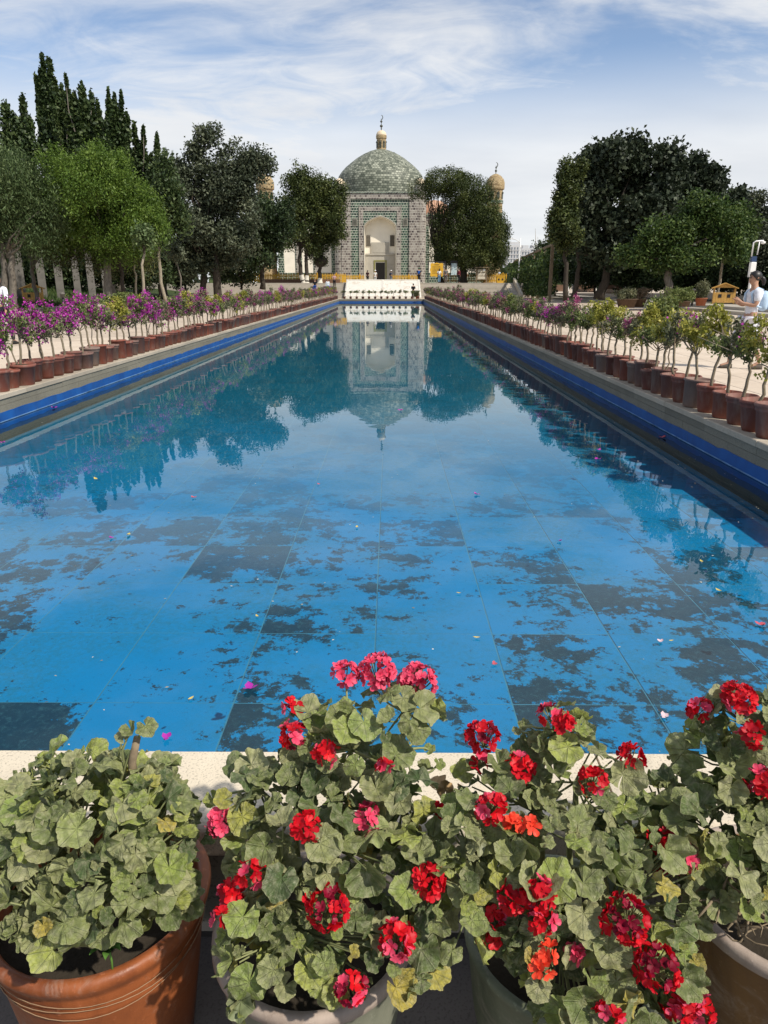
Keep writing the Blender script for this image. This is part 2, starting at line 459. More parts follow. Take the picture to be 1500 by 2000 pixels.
def pool_wall(name, a, b, inward, label, cw, near_end=False):
    """a -> b runs along the inner face; inward points to the water"""
    a, b, inw = Vector(a), Vector(b), Vector(inward)
    L = (b - a).length; d = (b - a) / L
    root = empty(name, (a.x, a.y, 0), 0, label, 'pool wall')
    def bx(mat, nm, s0, s1, t0, t1, z0, z1, bev):
        # t: distance behind the inner face
        p0 = d * s0 - inw * t0; p1 = d * s1 - inw * t1
        x0, x1 = sorted((p0.x, p1.x)); y0, y1 = sorted((p0.y, p1.y))
        return MB().box(x0, x1, y0, y1, z0, z1, bev).obj(nm, mat, root)
    bx(M['joint'], 'core', -0.3, L + 0.3, 0.012, cw - 0.03, ZF - 0.05, -0.065, 0)
    n = int(round(L / 1.2)); w = L / n
    cmat = M['coping_near'] if near_end else M['coping']
    if not near_end:
        for k in range(n):
            bx(cmat, 'coping_slab', k * w + 0.003, (k + 1) * w - 0.003, random.uniform(-0.018, -0.012), cw, -0.062, random.uniform(-0.0015, 0.0015), 0.008)
    zc = [(-0.064, -0.145), (-0.149, -0.26), (-0.264, -0.40), (-0.404, -0.56), (-0.564, ZF + .001)]
    for ci, (z1, z0) in enumerate(zc):
        off = 0.5 * w * (ci % 2)
        s = -off
        while s < L - 0.05:
            s0, s1 = max(0, s) + 0.002, min(L, s + w) - 0.002
            if s1 - s0 > 0.05 and (s < 40 or ci < 2):
                bx(M['wallstone'] if ci < 3 else M['wetstone'], 'granite_block', s0, s1, random.uniform(0.0, 0.003), 0.02, z0, z1, 0)
            s += w
    # painted band with a ragged upper edge
    ns = int(L / 0.12) + 1
    V, F = [], []
    z = -0.235
    for k in range(ns + 1):
        s = min(L, k * L / ns)
        z += (-0.235 - z) * 0.35 + random.gauss(0, 0.0028)
        if random.random() < 0.018: z += random.choice((0.018, 0.03, -0.02))
        q = a + d * s + inw * 0.006
        V += [(q.x - a.x, q.y - a.y, ZW - 0.07 + random.gauss(0, .006)), (q.x - a.x, q.y - a.y, z), (q.x - a.x - inw.x * 0.02, q.y - a.y - inw.y * 0.02, z + 0.001)]
        if k:
            i = 3 * k
            F += [(i - 3, i, i + 1, i - 2), (i - 2, i + 1, i + 2, i - 1)]
    link('paint_band', mesh('paint_band', V, F, M['bluepaint']), root)
    # thin pipe-like ledge just above the water
    q0, q1 = inw * 0.012, d * L + inw * 0.012
    MB().beam((q0.x, q0.y, ZW + 0.012), (q1.x, q1.y, ZW + 0.006), 0.012, 0.010).obj('ledge', M['scum'], root)
    return root
pool_wall('pool_wall', (XL, Y0, 0), (XL, Y1, 0), (1, 0, 0), 'left granite pool wall with blue waterline band, lit by the sun', CW)
pool_wall('pool_wall', (XR, Y0, 0), (XR, Y1, 0), (-1, 0, 0), 'right granite pool wall with dark blue waterline band, in shade', CW)
pool_wall('pool_wall', (XL - CW, Y1, 0), (XR + CW, Y1, 0), (0, -1, 0), 'far end pool wall below the white marble slope', CW)
nw = pool_wall('pool_wall', (XL - CW, Y0, 0), (XR + CW, Y0, 0), (0, 1, 0), 'near end pool wall of pale granite behind the geranium pots', 0.27, True)
# near coping: thick slabs with rounded edges
def bullnose(x0, x1, y0, y1, z0, z1, r):
    prof = [(y1, z0)]
    prof += [(y0 + r, z0)]
    for k in range(7):
        a = -math.pi / 2 - k * math.pi / 12
        prof.append((y0 + r + r * math.cos(a), z0 + r + r * math.sin(a)))
    for k in range(7):
        a = math.pi - k * math.pi / 12
        prof.append((y0 + r + r * math.cos(a), z1 - r + r * math.sin(a)))
    prof += [(y1 - 0.012, z1), (y1, z1 - 0.012)]
    n = len(prof)
    V = [(x, y, z) for x in (x0, x1) for y, z in prof]
    F = [(k, (k + 1) % n, n + (k + 1) % n, n + k) for k in range(n)] + [tuple(range(n)), tuple(range(2 * n - 1, n - 1, -1))]
    return V, F
jx = P(1163, 1467, 1.94).x
base = nw.location
xs = [jx + 1.35 * k for k in range(-5, 4)]
for k in range(len(xs) - 1):
    V, F = bullnose(xs[k] + 0.004, xs[k + 1] - 0.004, 1.62, 1.955, -0.125, random.uniform(-0.002, 0.002), 0.035)
    link('coping_slab', mesh('coping_slab', V, F, M['coping_near']), nw, -base)
for k in range(-8, 7):
    MB().box(0.9 * k + 0.003, 0.9 * (k + 1) - 0.003, 1.655, 1.72, ZN + 0.02, -0.13, 0.01).obj('granite_block', M['wallstone'], nw, loc=-base)

# ---- water
def water_mat():
    t = NT('pool_water'); p = t.pos()
    sp = t.n('ShaderNodeMapping', {'Vector': p, 'Scale': (1.0, 0.55, 1.0)}).outputs[0]
    h = t.math('ADD', t.math('MULTIPLY', t.noise(2.2, 3, 0.5, 0.3, sp), 1.0), t.math('MULTIPLY', t.noise(11, 2, 0.5, 0, sp), 0.12))
    nm = t.bump(h, 0.07, 0.02)
    fr = t.n('ShaderNodeFresnel', {'IOR': 1.333, 'Normal': nm}).outputs[0]
    gl = t.n('ShaderNodeBsdfGlossy', {'Color': (0.95, 0.98, 1.0), 'Roughness': 0.004, 'Normal': nm}).outputs[0]
    tr = t.n('ShaderNodeBsdfTransparent', {'Color': (0.70, 0.955, 0.985)}).outputs[0]
    mx = t.n('ShaderNodeMixShader', {0: fr}); t.t.links.new(tr, mx.inputs[1]); t.t.links.new(gl, mx.inputs[2])
    return t.done(mx.outputs[0])
V, F = sheet([(XL + 0.004, XR - 0.004, Y0 + 0.004, Y1 - 0.004, ZW)])
tag(link('pool_water', mesh('pool_water', V, F, water_mat())), kind='structure')

# ---- raised beds at both sides and the terrace
M['kerb'] = stone_mat('kerb_stone', (0.42, 0.38, 0.32), 0.4)
M['soil'] = plain('dark_soil', (0.035, 0.028, 0.02), 0.95, 0.2, 0.35, 9, bump=0.01)
t = NT('lawn_ground'); M['lawn'] = t.done(t.pbsdf(t.ramp(t.noise(0.8, 6, 0.6, 0.4, t.pos()), [(0.3, (0.02, 0.03, 0.01)), (0.7, (0.05, 0.075, 0.02))]), 0.95, 0.1))
# left grass bank
LX = -20.0
ys = np.linspace(22, 160, 24)
prof = [(LX, ZP), (LX, 0.14), (LX - 0.35, 0.15), (LX - 0.36, 0.10), (LX - 3, 0.45), (LX - 7, 0.95), (LX - 14, 1.15), (LX - 120, 1.3)]
V = [(x, y, z) for y in ys for x, z in prof]; n = len(prof)
F = [(i * n + k, i * n + k + 1, (i + 1) * n + k + 1, (i + 1) * n + k) for i in range(len(ys) - 1) for k in range(n - 1)]
mi = [0 if k < 3 else 1 for i in range(len(ys) - 1) for k in range(n - 1)]
tag(link('grass_bank', mesh('grass_bank', V, F, [M['kerb'], M['lawn']], midx=mi)), kind='structure')
def bank_z(x):
    xs_ = [LX - 120, LX - 14, LX - 7, LX - 3, LX - 0.36]; zs_ = [1.3, 1.15, 0.95, 0.45, 0.10]
    return float(np.interp(x, xs_, zs_))
# right stepped bed
RX = 17.5
m = MB().box(RX, 160, 20, 105, ZP - 0.1, 0.13, 0.02); tag(m.obj('lower_step', M['kerb']), kind='structure')
m = MB().box(RX + 0.9, 160, 20.6, 104, 0.05, 0.29, 0.02); tag(m.obj('upper_step', M['kerb']), kind='structure')
m = MB().box(RX + 3.2, 160, 23, 103, 0.2, 0.31); tag(m.obj('planting_bed', M['soil']), kind='structure')
# terrace and its stairs
SY0, SY1 = 83.0, 88.0
tx0, tx1 = P(486, 552, 88).x, P(1046, 552, 88).x
tag(MB().box(tx0 - 20, tx1 + 1.5, SY1, 170, ZP - 0.1, ZT).obj('terrace', M['step']), kind='structure')
def stairs(x0, x1, label):
    root = empty('stone_stairs', ((x0 + x1) / 2, SY0, 0), 0, label, 'stairs')
    n = 9; rz = (ZT - ZP) / n; ry = (SY1 - SY0) / n
    for k in range(n):
        MB().box(x0, x1, SY0 + ry * k - 0.03, SY1 + (0.3 if k == n - 1 else 0.0), ZP + rz * k, ZP + rz * (k + 1) - (0 if k < n - 1 else -0.003), 0.012).obj('step', M['step'], root, loc=-root.location)
    return root
pl0, pl1 = P(672, 577, 81.5).x, P(823, 577, 81.5).x
sxr = P(985, 552, 88).x
stairs(tx0, pl0 - 0.05, 'broad grey stone stairs left of the white marble slope')
stairs(pl1 + 0.05, sxr, 'broad grey stone stairs right of the white marble slope')
def ramp(x0, x1, label, mat, thick=0.0):
    y0, y1, za, zb = SY0 - 0.6, SY1, ZP, ZT + 0.01
    V = [(x0, y0, za), (x1, y0, za), (x1, y1, zb), (x0, y1, zb), (x0, y1, za), (x1, y1, za)]
    F = [(0, 1, 2, 3), (0, 3, 4), (1, 5, 2), (3, 2, 5, 4)]
    root = empty('wheelchair_ramp', ((x0 + x1) / 2, y0, 0), 0, label, 'ramp')
    link('slope', mesh('slope', V, F, mat), root, -root.location)
    MB().beam((x1 + 0.12, y0 - 0.1, za + 0.22), (x1 + 0.12, y1, zb + 0.3), 0.24, 0.5).obj('side_wall', M['coping_near'], root, loc=-root.location)
    return root
ramp(sxr + 0.05, P(1002, 552, 88).x, 'smooth tan stone ramp with white side wall beside right stairs', M['coping'])
# sloping white marble panel
M['marble'] = None
t = NT('white_marble'); p = t.pos()
v = t.noise(1.2, 9, 0.68, 1.6, p)
M['marble'] = t.done(t.pbsdf(t.ramp(v, [(0.3, (0.60, 0.56, 0.48)), (0.48, (0.68, 0.65, 0.58)), (0.56, (0.66, 0.62, 0.54)), (0.60, (0.45, 0.35, 0.24)), (0.66, (0.68, 0.65, 0.58))]), 0.45, 0.5))
mr_ = empty('marble_slope', ((pl0 + pl1) / 2, 81.5, 0), 0, 'sloping white marble panel in the middle of the stairs', 'marble panel')
za, zb, ya, yb = 0.10, 1.98, 81.4, 87.0
cxm = (pl0 + pl1) / 2; hw = (pl1 - pl0) / 2
V = [(-hw, 0, za), (hw, 0, za), (hw, yb - ya, zb), (-hw, yb - ya, zb), (-hw, 0, ZP), (hw, 0, ZP), (hw, yb - ya + 0.5, ZP), (-hw, yb - ya + 0.5, ZP), (hw, yb - ya + 0.5, zb), (-hw, yb - ya + 0.5, zb)]
F = [(0, 1, 2, 3), (4, 5, 1, 0), (3, 2, 8, 9), (9, 8, 6, 7), (4, 0, 3, 9, 7), (1, 5, 6, 8, 2)]
link('slab', mesh('slab', V, F, M['marble']), mr_, (0, ya - 81.5, 0))
dy, dz = yb - ya, zb - za
def on_slope(u, w, h=0.03):
    nrm = Vector((0, -dz, dy)).normalized()
    return Vector((u, ya - 81.5 + dy * w, za + dz * w)) + nrm * h
for (u0, u1, w0, w1) in ((-hw + 0.15, -0.06, 0.30, 0.95), (0.06, hw - 0.15, 0.30, 0.95), (-hw + 0.15, hw - 0.15, 0.05, 0.24)):
    mm = MB()
    for A, B in (((u0, w0), (u1, w0)), ((u1, w0), (u1, w1)), ((u1, w1), (u0, w1)), ((u0, w1), (u0, w0))):
        mm.beam(on_slope(*A, 0.02), on_slope(*B, 0.02), 0.10, 0.05)
    mm.obj('border_moulding', M['marble'], mr_)
# ------------------------------------------------------------------ the mausoleum
FY = 118.0
GREEN = [(0.05, (0.005, 0.016, 0.011)), (0.35, (0.014, 0.040, 0.026)), (0.6, (0.035, 0.080, 0.050)), (0.9, (0.11, 0.16, 0.105))]
PURP = [(0.12, (0.040, 0.030, 0.028)), (0.32, (0.12, 0.095, 0.085)), (0.6, (0.235, 0.205, 0.175)), (0.95, (0.34, 0.315, 0.27))]
M['tgreen'] = tilemat('green_glazed_tile', GREEN, (0.42, 0.43, 0.35), 0.40, 0.36, 0.3, msize=0.03)
M['tpurple'] = tilemat('purple_grey_tile', PURP, (0.40, 0.375, 0.32), 0.40, 0.36, 0.35, msize=0.035)
M['tdome'] = tilemat('dome_green_tile', [(0.1, (0.065, 0.080, 0.055)), (0.35, (0.125, 0.138, 0.100)), (0.6, (0.205, 0.22, 0.165)), (0.9, (0.36, 0.375, 0.29))], (0.035, 0.042, 0.030), 0.50, 0.34, 0.6, uv=True, msize=0.035)
M['plaster'] = plain('cream_plaster', (0.80, 0.74, 0.62), 0.85, 0.2, 0.07, 0.5)
M['greyplaster'] = plain('grey_carved_plaster', (0.40, 0.37, 0.31), 0.85, 0.2, 0.10, 1.2)
M['ochre'] = tilemat('ochre_brick', [(0.1, (0.20, 0.13, 0.06)), (0.5, (0.36, 0.26, 0.13)), (0.9, (0.50, 0.38, 0.21))], (0.22, 0.17, 0.09), 0.35, 0.14, 0.7, msize=0.015)
M['salmon'] = plain('salmon_brick', (0.55, 0.33, 0.22), 0.9, 0.2, 0.12, 0.8)
M['creamcap'] = plain('cream_cap', (0.66, 0.54, 0.38), 0.6, 0.3, 0.10, 1.0)
M['dark'] = plain('dark_opening', (0.012, 0.011, 0.010), 0.8, 0.2)
M['iron'] = plain('dark_bronze', (0.07, 0.075, 0.055), 0.45, 0.5, metal=0.4)
M['olive'] = plain('olive_paint', (0.20, 0.19, 0.06), 0.6)
M['shutter'] = plain('grey_lattice', (0.15, 0.13, 0.10), 0.8)
def FP(zx, zy, Y=FY):
    q = P(620 + zx / 5.769, 220 + zy / 5.769, Y); return q.x, q.z
bxc = FP(706, 1400)[0]
ms = empty('mausoleum', (bxc, FY, ZT), 0, 'green domed mausoleum with pointed arch portal at the end of the pool', 'mausoleum')
O = Vector((-bxc, -FY, -ZT))
def part(name, mb, mat, parent=ms, smooth=False):
    o = mb.obj(name, mat, parent, smooth)
    if parent is ms: o.location = O
    return o
def fz(zy, Y=FY): return FP(706, zy, Y)[1]
u = 0.01374                                    # metres per unit of the measured drawing
A0, I0, I1, G1, W1 = 180 * u, 187 * u, 237 * u, 326 * u, 433 * u
zs, za_, zg0, zg1, zg2, zg3, zc0, zc1 = fz(1290), fz(1165), fz(1108), fz(1056), fz(1050), fz(982), fz(972), fz(908)
X = lambda x: bxc + x
# core behind the panels
m = MB()
m.box(X(-W1 + .05), X(-I0), FY + 0.2, FY + 9, ZT, zc0); m.box(X(I0), X(W1 - .05), FY + 0.2, FY + 9, ZT, zc0)
m.box(X(-I0), X(I0), FY + 0.2, FY + 9, za_ + 0.4, zc0)
part('portal_core', m, M['salmon'])
for s in (-1, 1):
    a, b_ = sorted((s * G1, s * W1)); part('pilaster', MB().box(X(a), X(b_), FY - 0.12, FY + 0.3, ZT, zc0), M['tpurple'])
    a, b_ = sorted((s * (I1 + .002), s * (G1 - .002))); part('tile_band', MB().box(X(a), X(b_), FY + 0.08, FY + 0.3, ZT, zg3), M['tgreen'])
    a, b_ = sorted((s * I0, s * I1)); part('frame_band', MB().box(X(a), X(b_), FY - 0.03, FY + 0.3, ZT, zg1), M['tpurple'])
    # thin raised line inside the frame
    a, b_ = sorted((s * (I1 - .10), s * (I1 - .02))); part('moulding', MB().box(X(a), X(b_), FY - 0.07, FY - 0.02, ZT, zg1), M['greyplaster'])
    xw = s * 280 * u
    w = MB().box(X(xw - .36), X(xw + .36), FY - 0.02, FY + 0.09, fz(1278), fz(1192))
    wo_ = part('window', w, M['greyplaster'])
    g = MB()
    for k in range(5): g.box(X(xw - .28 + .125 * k), X(xw - .22 + .125 * k), FY - 0.05, FY - 0.021, fz(1270), fz(1200))
    for k in range(6): g.box(X(xw - .28), X(xw + .28), FY - 0.046, FY - 0.022, fz(1270) + .19 * k, fz(1270) + .05 + .19 * k)
    g.obj('grille', M['iron'], wo_)
part('frame_band', MB().box(X(-I0), X(I0), FY - 0.03, FY + 0.3, zg0, zg1), M['tpurple'])
part('tile_band', MB().box(X(-G1 + .002), X(G1 - .002), FY + 0.075, FY + 0.3, zg3 - 0.0 - (zg3 - zg1) + .01, zg3), M['tgreen'])
part('cornice', MB().box(X(-G1 + .004), X(G1 - .004), FY - 0.10, FY + 0.35, zg3, zg3 + 0.16), M['tgreen'])
part('frieze', MB().box(X(-W1 - .1), X(W1 + .1), FY - 0.16, FY + 9.1, zc0, zc1), M['tpurple'])
part('cornice', MB().box(X(-W1 - .25), X(W1 + .25), FY - 0.3, FY + 9.2, zc1, zc1 + 0.2), M['tgreen'])
def archz(x, hw, z0, z1):
    tt = min(1.0, abs(x) / hw); return z0 + (z1 - z0) * (0.68 * math.sqrt(max(0, 1 - tt * tt)) + 0.32 * (1 - tt))
# spandrel above the arch
nx = 40
xs = [A0 * math.sin(math.pi / 2 * (2 * k / nx - 1)) for k in range(nx + 1)]
V, F = [], []
for x in xs: V += [(X(x), FY + 0.05, archz(x, A0, zs, za_)), (X(x), FY + 0.05, zg0)]
for k in range(nx): F.append((2 * k, 2 * k + 2, 2 * k + 3, 2 * k + 1))
m = MB().add(V, F)
for s in (-1, 1):
    a, b_ = sorted((s * A0, s * I0)); m.box(X(a), X(b_), FY + 0.05, FY + 0.25, ZT, zg0)
part('spandrel', m, M['tgreen'])
# niche: reveal, back wall
ring = [(-A0, ZT)] + [(x, archz(x, A0, zs, za_)) for x in xs] + [(A0, ZT)]
ringb = [(x * 0.95, ZT + (z - ZT) * 0.985) for x, z in ring]
nr = len(ring); ND = 1.5
V = [(X(x), FY + 0.05, z) for x, z in ring] + [(X(x), FY + ND, z) for x, z in ringb]
F = [(k, k + 1, nr + k + 1, nr + k) for k in range(nr - 1)]
part('niche_reveal', MB().add(V, F), M['plaster'], smooth=False)
V, F = [], []
for x, z in ringb[1:-1]: V += [(X(x), FY + ND - .001, ZT), (X(x), FY + ND - .001, z)]
for k in range(len(ringb) - 3): F.append((2 * k, 2 * k + 2, 2 * k + 3, 2 * k + 1))
part('niche_back_wall', MB().add(V, F), M['plaster'])
# arch trim following the opening
mm = MB(); pts = [Vector((X(x), FY + 0.02, z)) for x, z in ring]
mm.tube(pts, 0.07, 5); part('arch_trim', mm, M['greyplaster'])
NB = FY + ND
z_gp0, z_gp1, z_ln = fz(1590, NB), fz(1462, NB), fz(1600, NB)
part('carved_panel', MB().box(X(-1.37), X(1.37), NB - 0.22, NB, z_gp0, z_gp1), M['greyplaster'])
part('carved_panel_field', MB().box(X(-1.12), X(1.12), NB - 0.26, NB - 0.221, z_gp0 + 0.15, z_gp1 - 0.35), M['plaster'] if False else M['greyplaster'])
part('lower_wall', MB().box(X(-A0 * .93), X(-0.72), NB - 0.15, NB, ZT, z_ln), M['greyplaster'])
part('lower_wall', MB().box(X(0.72), X(A0 * .93), NB - 0.15, NB, ZT, z_ln), M['greyplaster'])
part('lower_wall', MB().box(X(-0.72), X(0.72), NB - 0.148, NB, fz(1690, NB), z_ln), M['greyplaster'])
part('string_course', MB().box(X(-A0 * .94), X(A0 * .94), NB - 0.28, NB - 0.15, z_ln - 0.08, z_ln + 0.14), M['greyplaster'])
for s in (-1, 1):
    a, b_ = sorted((s * 112 * u, s * 160 * u))
    o = part('window', MB().box(X(a), X(b_), NB - 0.10, NB, fz(1505, NB), fz(1385, NB)), M['dark'])
    g = MB()
    for k in range(4): g.box(X(a + .06 + .16 * k), X(a + .14 + .16 * k), NB - 0.13, NB - 0.101, fz(1505, NB), fz(1385, NB))
    for k in range(9): g.box(X(a), X(b_), NB - 0.127, NB - 0.102, fz(1505, NB) + .19 * k, fz(1505, NB) + .08 + .19 * k)
    g.obj('lattice', M['shutter'], o)
dtop = fz(1678, NB)
d_ = part('door', MB().box(X(-0.83), X(0.83), NB - 0.14, NB - 0.05, ZT, dtop), M['dark'])
g = MB().box(X(-1.02), X(-0.8), NB - 0.22, NB - 0.1, ZT, dtop + 0.2).box(X(0.8), X(1.02), NB - 0.22, NB - 0.1, ZT, dtop + 0.2).box(X(-0.8), X(0.8), NB - 0.22, NB - 0.1, dtop, dtop + 0.2)
g.obj('door_frame', M['olive'], d_)
# round corner towers of the portal with cream caps
for s in (-1, 1):
    c = (X(s * 6.15), FY + 0.9, 0)
    zt = fz(800)
    part('corner_tower', MB().lathe([(0.95, ZT), (0.92, zt - .8), (1.0, zt - .75), (1.0, zt - .5), (0.85, zt - .45), (0.85, zt)], 24, c), M['tpurple'], smooth=False)
    part('turret_cap', MB().lathe([(0.9, zt), (0.82, zt + .3), (0.55, zt + .65), (0.15, zt + .85), (0.0, zt + .88)], 20, c), M['creamcap'], smooth=True)
# dome
DY = FY + 12.5
dxc = FP(712, 600, DY)[0]
k_ = mpp(DY, 14) / 5.769
pr = [(486, 1010), (490, 900), (491, 850), (486, 790), (466, 725), (436, 680), (388, 625), (330, 575), (265, 522), (190, 474), (120, 440), (60, 420), (0, 412)]
prof = [(r * k_, FP(712, zy, DY)[1]) for r, zy in pr]
# resample smoothly
t_ = np.cumsum([0] + [math.dist(prof[i], prof[i + 1]) for i in range(len(prof) - 1)])
tt = np.linspace(0, t_[-1], 60)
prof2 = list(zip(np.interp(tt, t_, [p[0] for p in prof]), np.interp(tt, t_, [p[1] for p in prof])))
N = 96
V, F = lathe(prof2, N + 1, (dxc, DY, 0))
V, UV, F = [], [], []
for i, (r, z) in enumerate(prof2):
    for k in range(N + 1):
        a = 2 * math.pi * k / N
        V.append((dxc + r * math.cos(a), DY + r * math.sin(a), z)); UV.append((k / N * 2 * math.pi * 7.2, tt[i]))
for i in range(len(prof2) - 1):
    for k in range(N): F.append((i * (N + 1) + k, i * (N + 1) + k + 1, (i + 1) * (N + 1) + k + 1, (i + 1) * (N + 1) + k))
dome = link('dome', mesh('dome', V, F, M['tdome'], True, uv=UV), ms, O)
part('drum', MB().lathe([(6.9, fz(1250, DY)), (6.9, prof2[0][1])], 48, (dxc, DY, 0)), M['salmon'])
# row of little knobs climbing the right flank of the dome
for zx, zy in ((868, 458), (915, 487), (953, 511), (990, 536), (1022, 560), (1062, 595), (1137, 662), (1165, 705)):
    q = P(620 + zx / 5.769, 220 + zy / 5.769, DY)
    o = MB().lathe([(0.10, -0.35), (0.06, -0.05), (0.14, 0.02), (0.14, 0.14), (0.0, 0.22)], 8).obj('knob', M['iron'], dome, True, loc=q - Vector((0.06, 0, 0.02)))
# lantern
lx = FP(720, 300, DY)[0]; Lz = lambda zy: FP(720, zy, DY)[1]
lr = 53 * k_
lan = part('lantern', MB().lathe([(lr, Lz(440)), (lr * .96, Lz(300)), (lr * 1.1, Lz(292)), (lr * 1.1, Lz(262)), (lr * .98, Lz(256))], 20, (lx, DY, 0)), M['ochre'])
part('lantern_cap', MB().lathe([(lr * 1.08, Lz(258)), (lr * 1.05, Lz(243)), (lr * .82, Lz(218)), (lr * .4, Lz(203)), (0.0, Lz(198))], 20, (lx, DY, 0)), M['creamcap'], smooth=True)
for k in range(8):
    a = 2 * math.pi * k / 8 - math.pi / 2 - 0.2
    q = Vector((lx + lr * 0.98 * math.cos(a), DY + lr * 0.98 * math.sin(a), 0))
    mm = MB().box(-0.17, 0.17, -0.04, 0.06, Lz(402), Lz(335)).lathe([(0.17, Lz(338)), (0.12, Lz(325)), (0, Lz(316))], 8)
    mm.obj('niche', M['iron'], lan, loc=q, rot=(0, 0, a + math.pi / 2))
def finial(name, x, y, z0, h, parent, r=0.16):
    m = MB().tube([(x, y, z0), (x, y, z0 + h * 0.82)], 0.055, 8)
    for f, rr in ((0.12, 0.75), (0.30, 1.6), (0.62, 1.25)):
        m.lathe([(0.02, -r * rr), (r * rr * .75, -r * rr * .5), (r * rr, 0), (r * rr * .75, r * rr * .5), (0.02, r * rr)], 10, (x, y, z0 + h * f))
    c = [Vector((x + 0.30 * math.cos(a) * .8, y, z0 + h * 0.90 + 0.33 * math.sin(a))) for a in np.linspace(R(-110), R(110), 9)]
    m.tube(c, [0.01, .03, .05, .06, .065, .06, .05, .03, .01], 6)
    o = m.obj(name, M['iron'], parent, True)
    if parent is ms: o.location = O
    return o
finial('finial', lx, DY, Lz(200), Lz(38) - Lz(200), ms)
# main block, wings with plaster fields framed in green tile
zwt = fz(1135)
BW = 16.2
part('body', MB().box(X(-BW), X(BW), FY + 3.2, FY + 30, ZT, zwt - 0.4), M['salmon'])
part('vault', MB().lathe([(2.6, zwt - .4), (2.6, zwt + .6), (2.2, zwt + 1.7), (1.2, zwt + 2.4), (0, zwt + 2.6)], 20, (X(8.6), FY + 7.0, 0)), M['salmon'], smooth=True)
for s in (-1, 1):
    a, b_ = sorted((s * 6.9, s * BW))
    part('wing_wall', MB().box(X(a), X(b_), FY + 2.6, FY + 3.2, ZT, zwt - 0.3), M['plaster'])
    part('plinth_band', MB().box(X(a), X(b_), FY + 2.5, FY + 2.6, ZT, ZT + 1.6), M['tgreen'])
    part('top_band', MB().box(X(a), X(b_), FY + 2.5, FY + 2.6, zwt - 1.6, zwt - 0.25), M['tpurple'])
    part('cornice', MB().box(X(a - .05), X(b_ + .05), FY + 2.35, FY + 3.3, zwt - 0.25, zwt), M['tgreen'])
    for xo in (7.25, 10.1, 13.0, 15.85):
        x = s * xo
        part('tile_strip', MB().box(X(x - .35), X(x + .35), FY + 2.46, FY + 2.6, ZT + 1.6, zwt - 1.6), M['tgreen'] if xo in (7.25, 15.85) else M['tpurple'])
    for xo in (8.65, 11.55, 14.4):
        x = s * xo; hwid = 1.0
        xs2 = [hwid * math.sin(math.pi / 2 * (2 * k / 16 - 1)) for k in range(17)]
        rr = [(-hwid, ZT + 1.7)] + [(q, archz(q, hwid, zwt - 4.2, zwt - 2.6)) for q in xs2] + [(hwid, ZT + 1.7)]
        mm = MB().tube([(X(x + q), FY + 2.58, z) for q, z in rr], 0.12, 5); part('blind_arch', mm, M['tgreen'])
    n_ = 26
    cre = MB()
    for k in range(n_):
        x = a + (b_ - a) * (k + .5) / n_
        cre.add([(X(x - .13), FY + 2.5, zwt), (X(x + .13), FY + 2.5, zwt), (X(x + .13), FY + 2.5, zwt + .25), (X(x), FY + 2.5, zwt + .42), (X(x - .13), FY + 2.5, zwt + .25),
                 (X(x - .13), FY + 2.7, zwt), (X(x + .13), FY + 2.7, zwt), (X(x + .13), FY + 2.7, zwt + .25), (X(x), FY + 2.7, zwt + .42), (X(x - .13), FY + 2.7, zwt + .25)],
                [(0, 1, 2, 3, 4), (9, 8, 7, 6, 5), (1, 6, 7, 2), (2, 7, 8, 3), (3, 8, 9, 4), (4, 9, 5, 0)])
    part('crenellation', cre, M['tgreen'])
# corner minarets
for px, top, cap0, cap1, gal, r_px in ((965, 321, 340, 362, 372, 15.0), (520, 330, 346, 368, 378, 15.0)):
    MY = FY + 4.5
    q = P(px, 420, MY); k2 = mpp(MY, 12); rr = r_px * k2
    zc = lambda py: P(px, py, MY).z
    side = 'left' if px < 700 else 'right'
    mi_ = part('minaret', MB().lathe([(rr * 1.15, ZT), (rr * 1.02, zc(400)), (rr * .98, zc(372)), (rr * 1.18, zc(370)), (rr * 1.2, zc(362)), (rr * 1.05, zc(361))], 24, (q.x, MY, 0)), M['ochre'])
    part('minaret_cap', MB().lathe([(rr * 1.18, zc(362)), (rr * 1.2, zc(358)), (rr * 1.05, zc(351)), (rr * .7, zc(344)), (rr * .25, zc(340)), (0, zc(339.4))], 24, (q.x, MY, 0)), M['ochre'], smooth=True)
    for k in range(8):
        a = 2 * math.pi * k / 8 - math.pi / 2 + 0.3
        mm = MB().box(-0.24, 0.24, -0.04, 0.08, zc(389), zc(378)).lathe([(0.24, zc(378.2)), (0.16, zc(376)), (0, zc(374.8))], 8)
        mm.obj('niche', M['iron'], mi_, loc=(q.x + rr * math.cos(a), MY + rr * math.sin(a), 0), rot=(0, 0, a + math.pi / 2))
    finial('finial', q.x, MY, zc(339.6), zc(320) - zc(339.6), ms, 0.12)
    # tile bands round the shaft
    for py in (395, 420, 450, 480):
        part('tile_ring', MB().lathe([(rr * 1.0, zc(py) - .25), (rr * 1.12, zc(py) - .2), (rr * 1.12, zc(py) + .2), (rr * 1.0, zc(py) + .25)], 24, (q.x, MY, 0)), M['tgreen'])
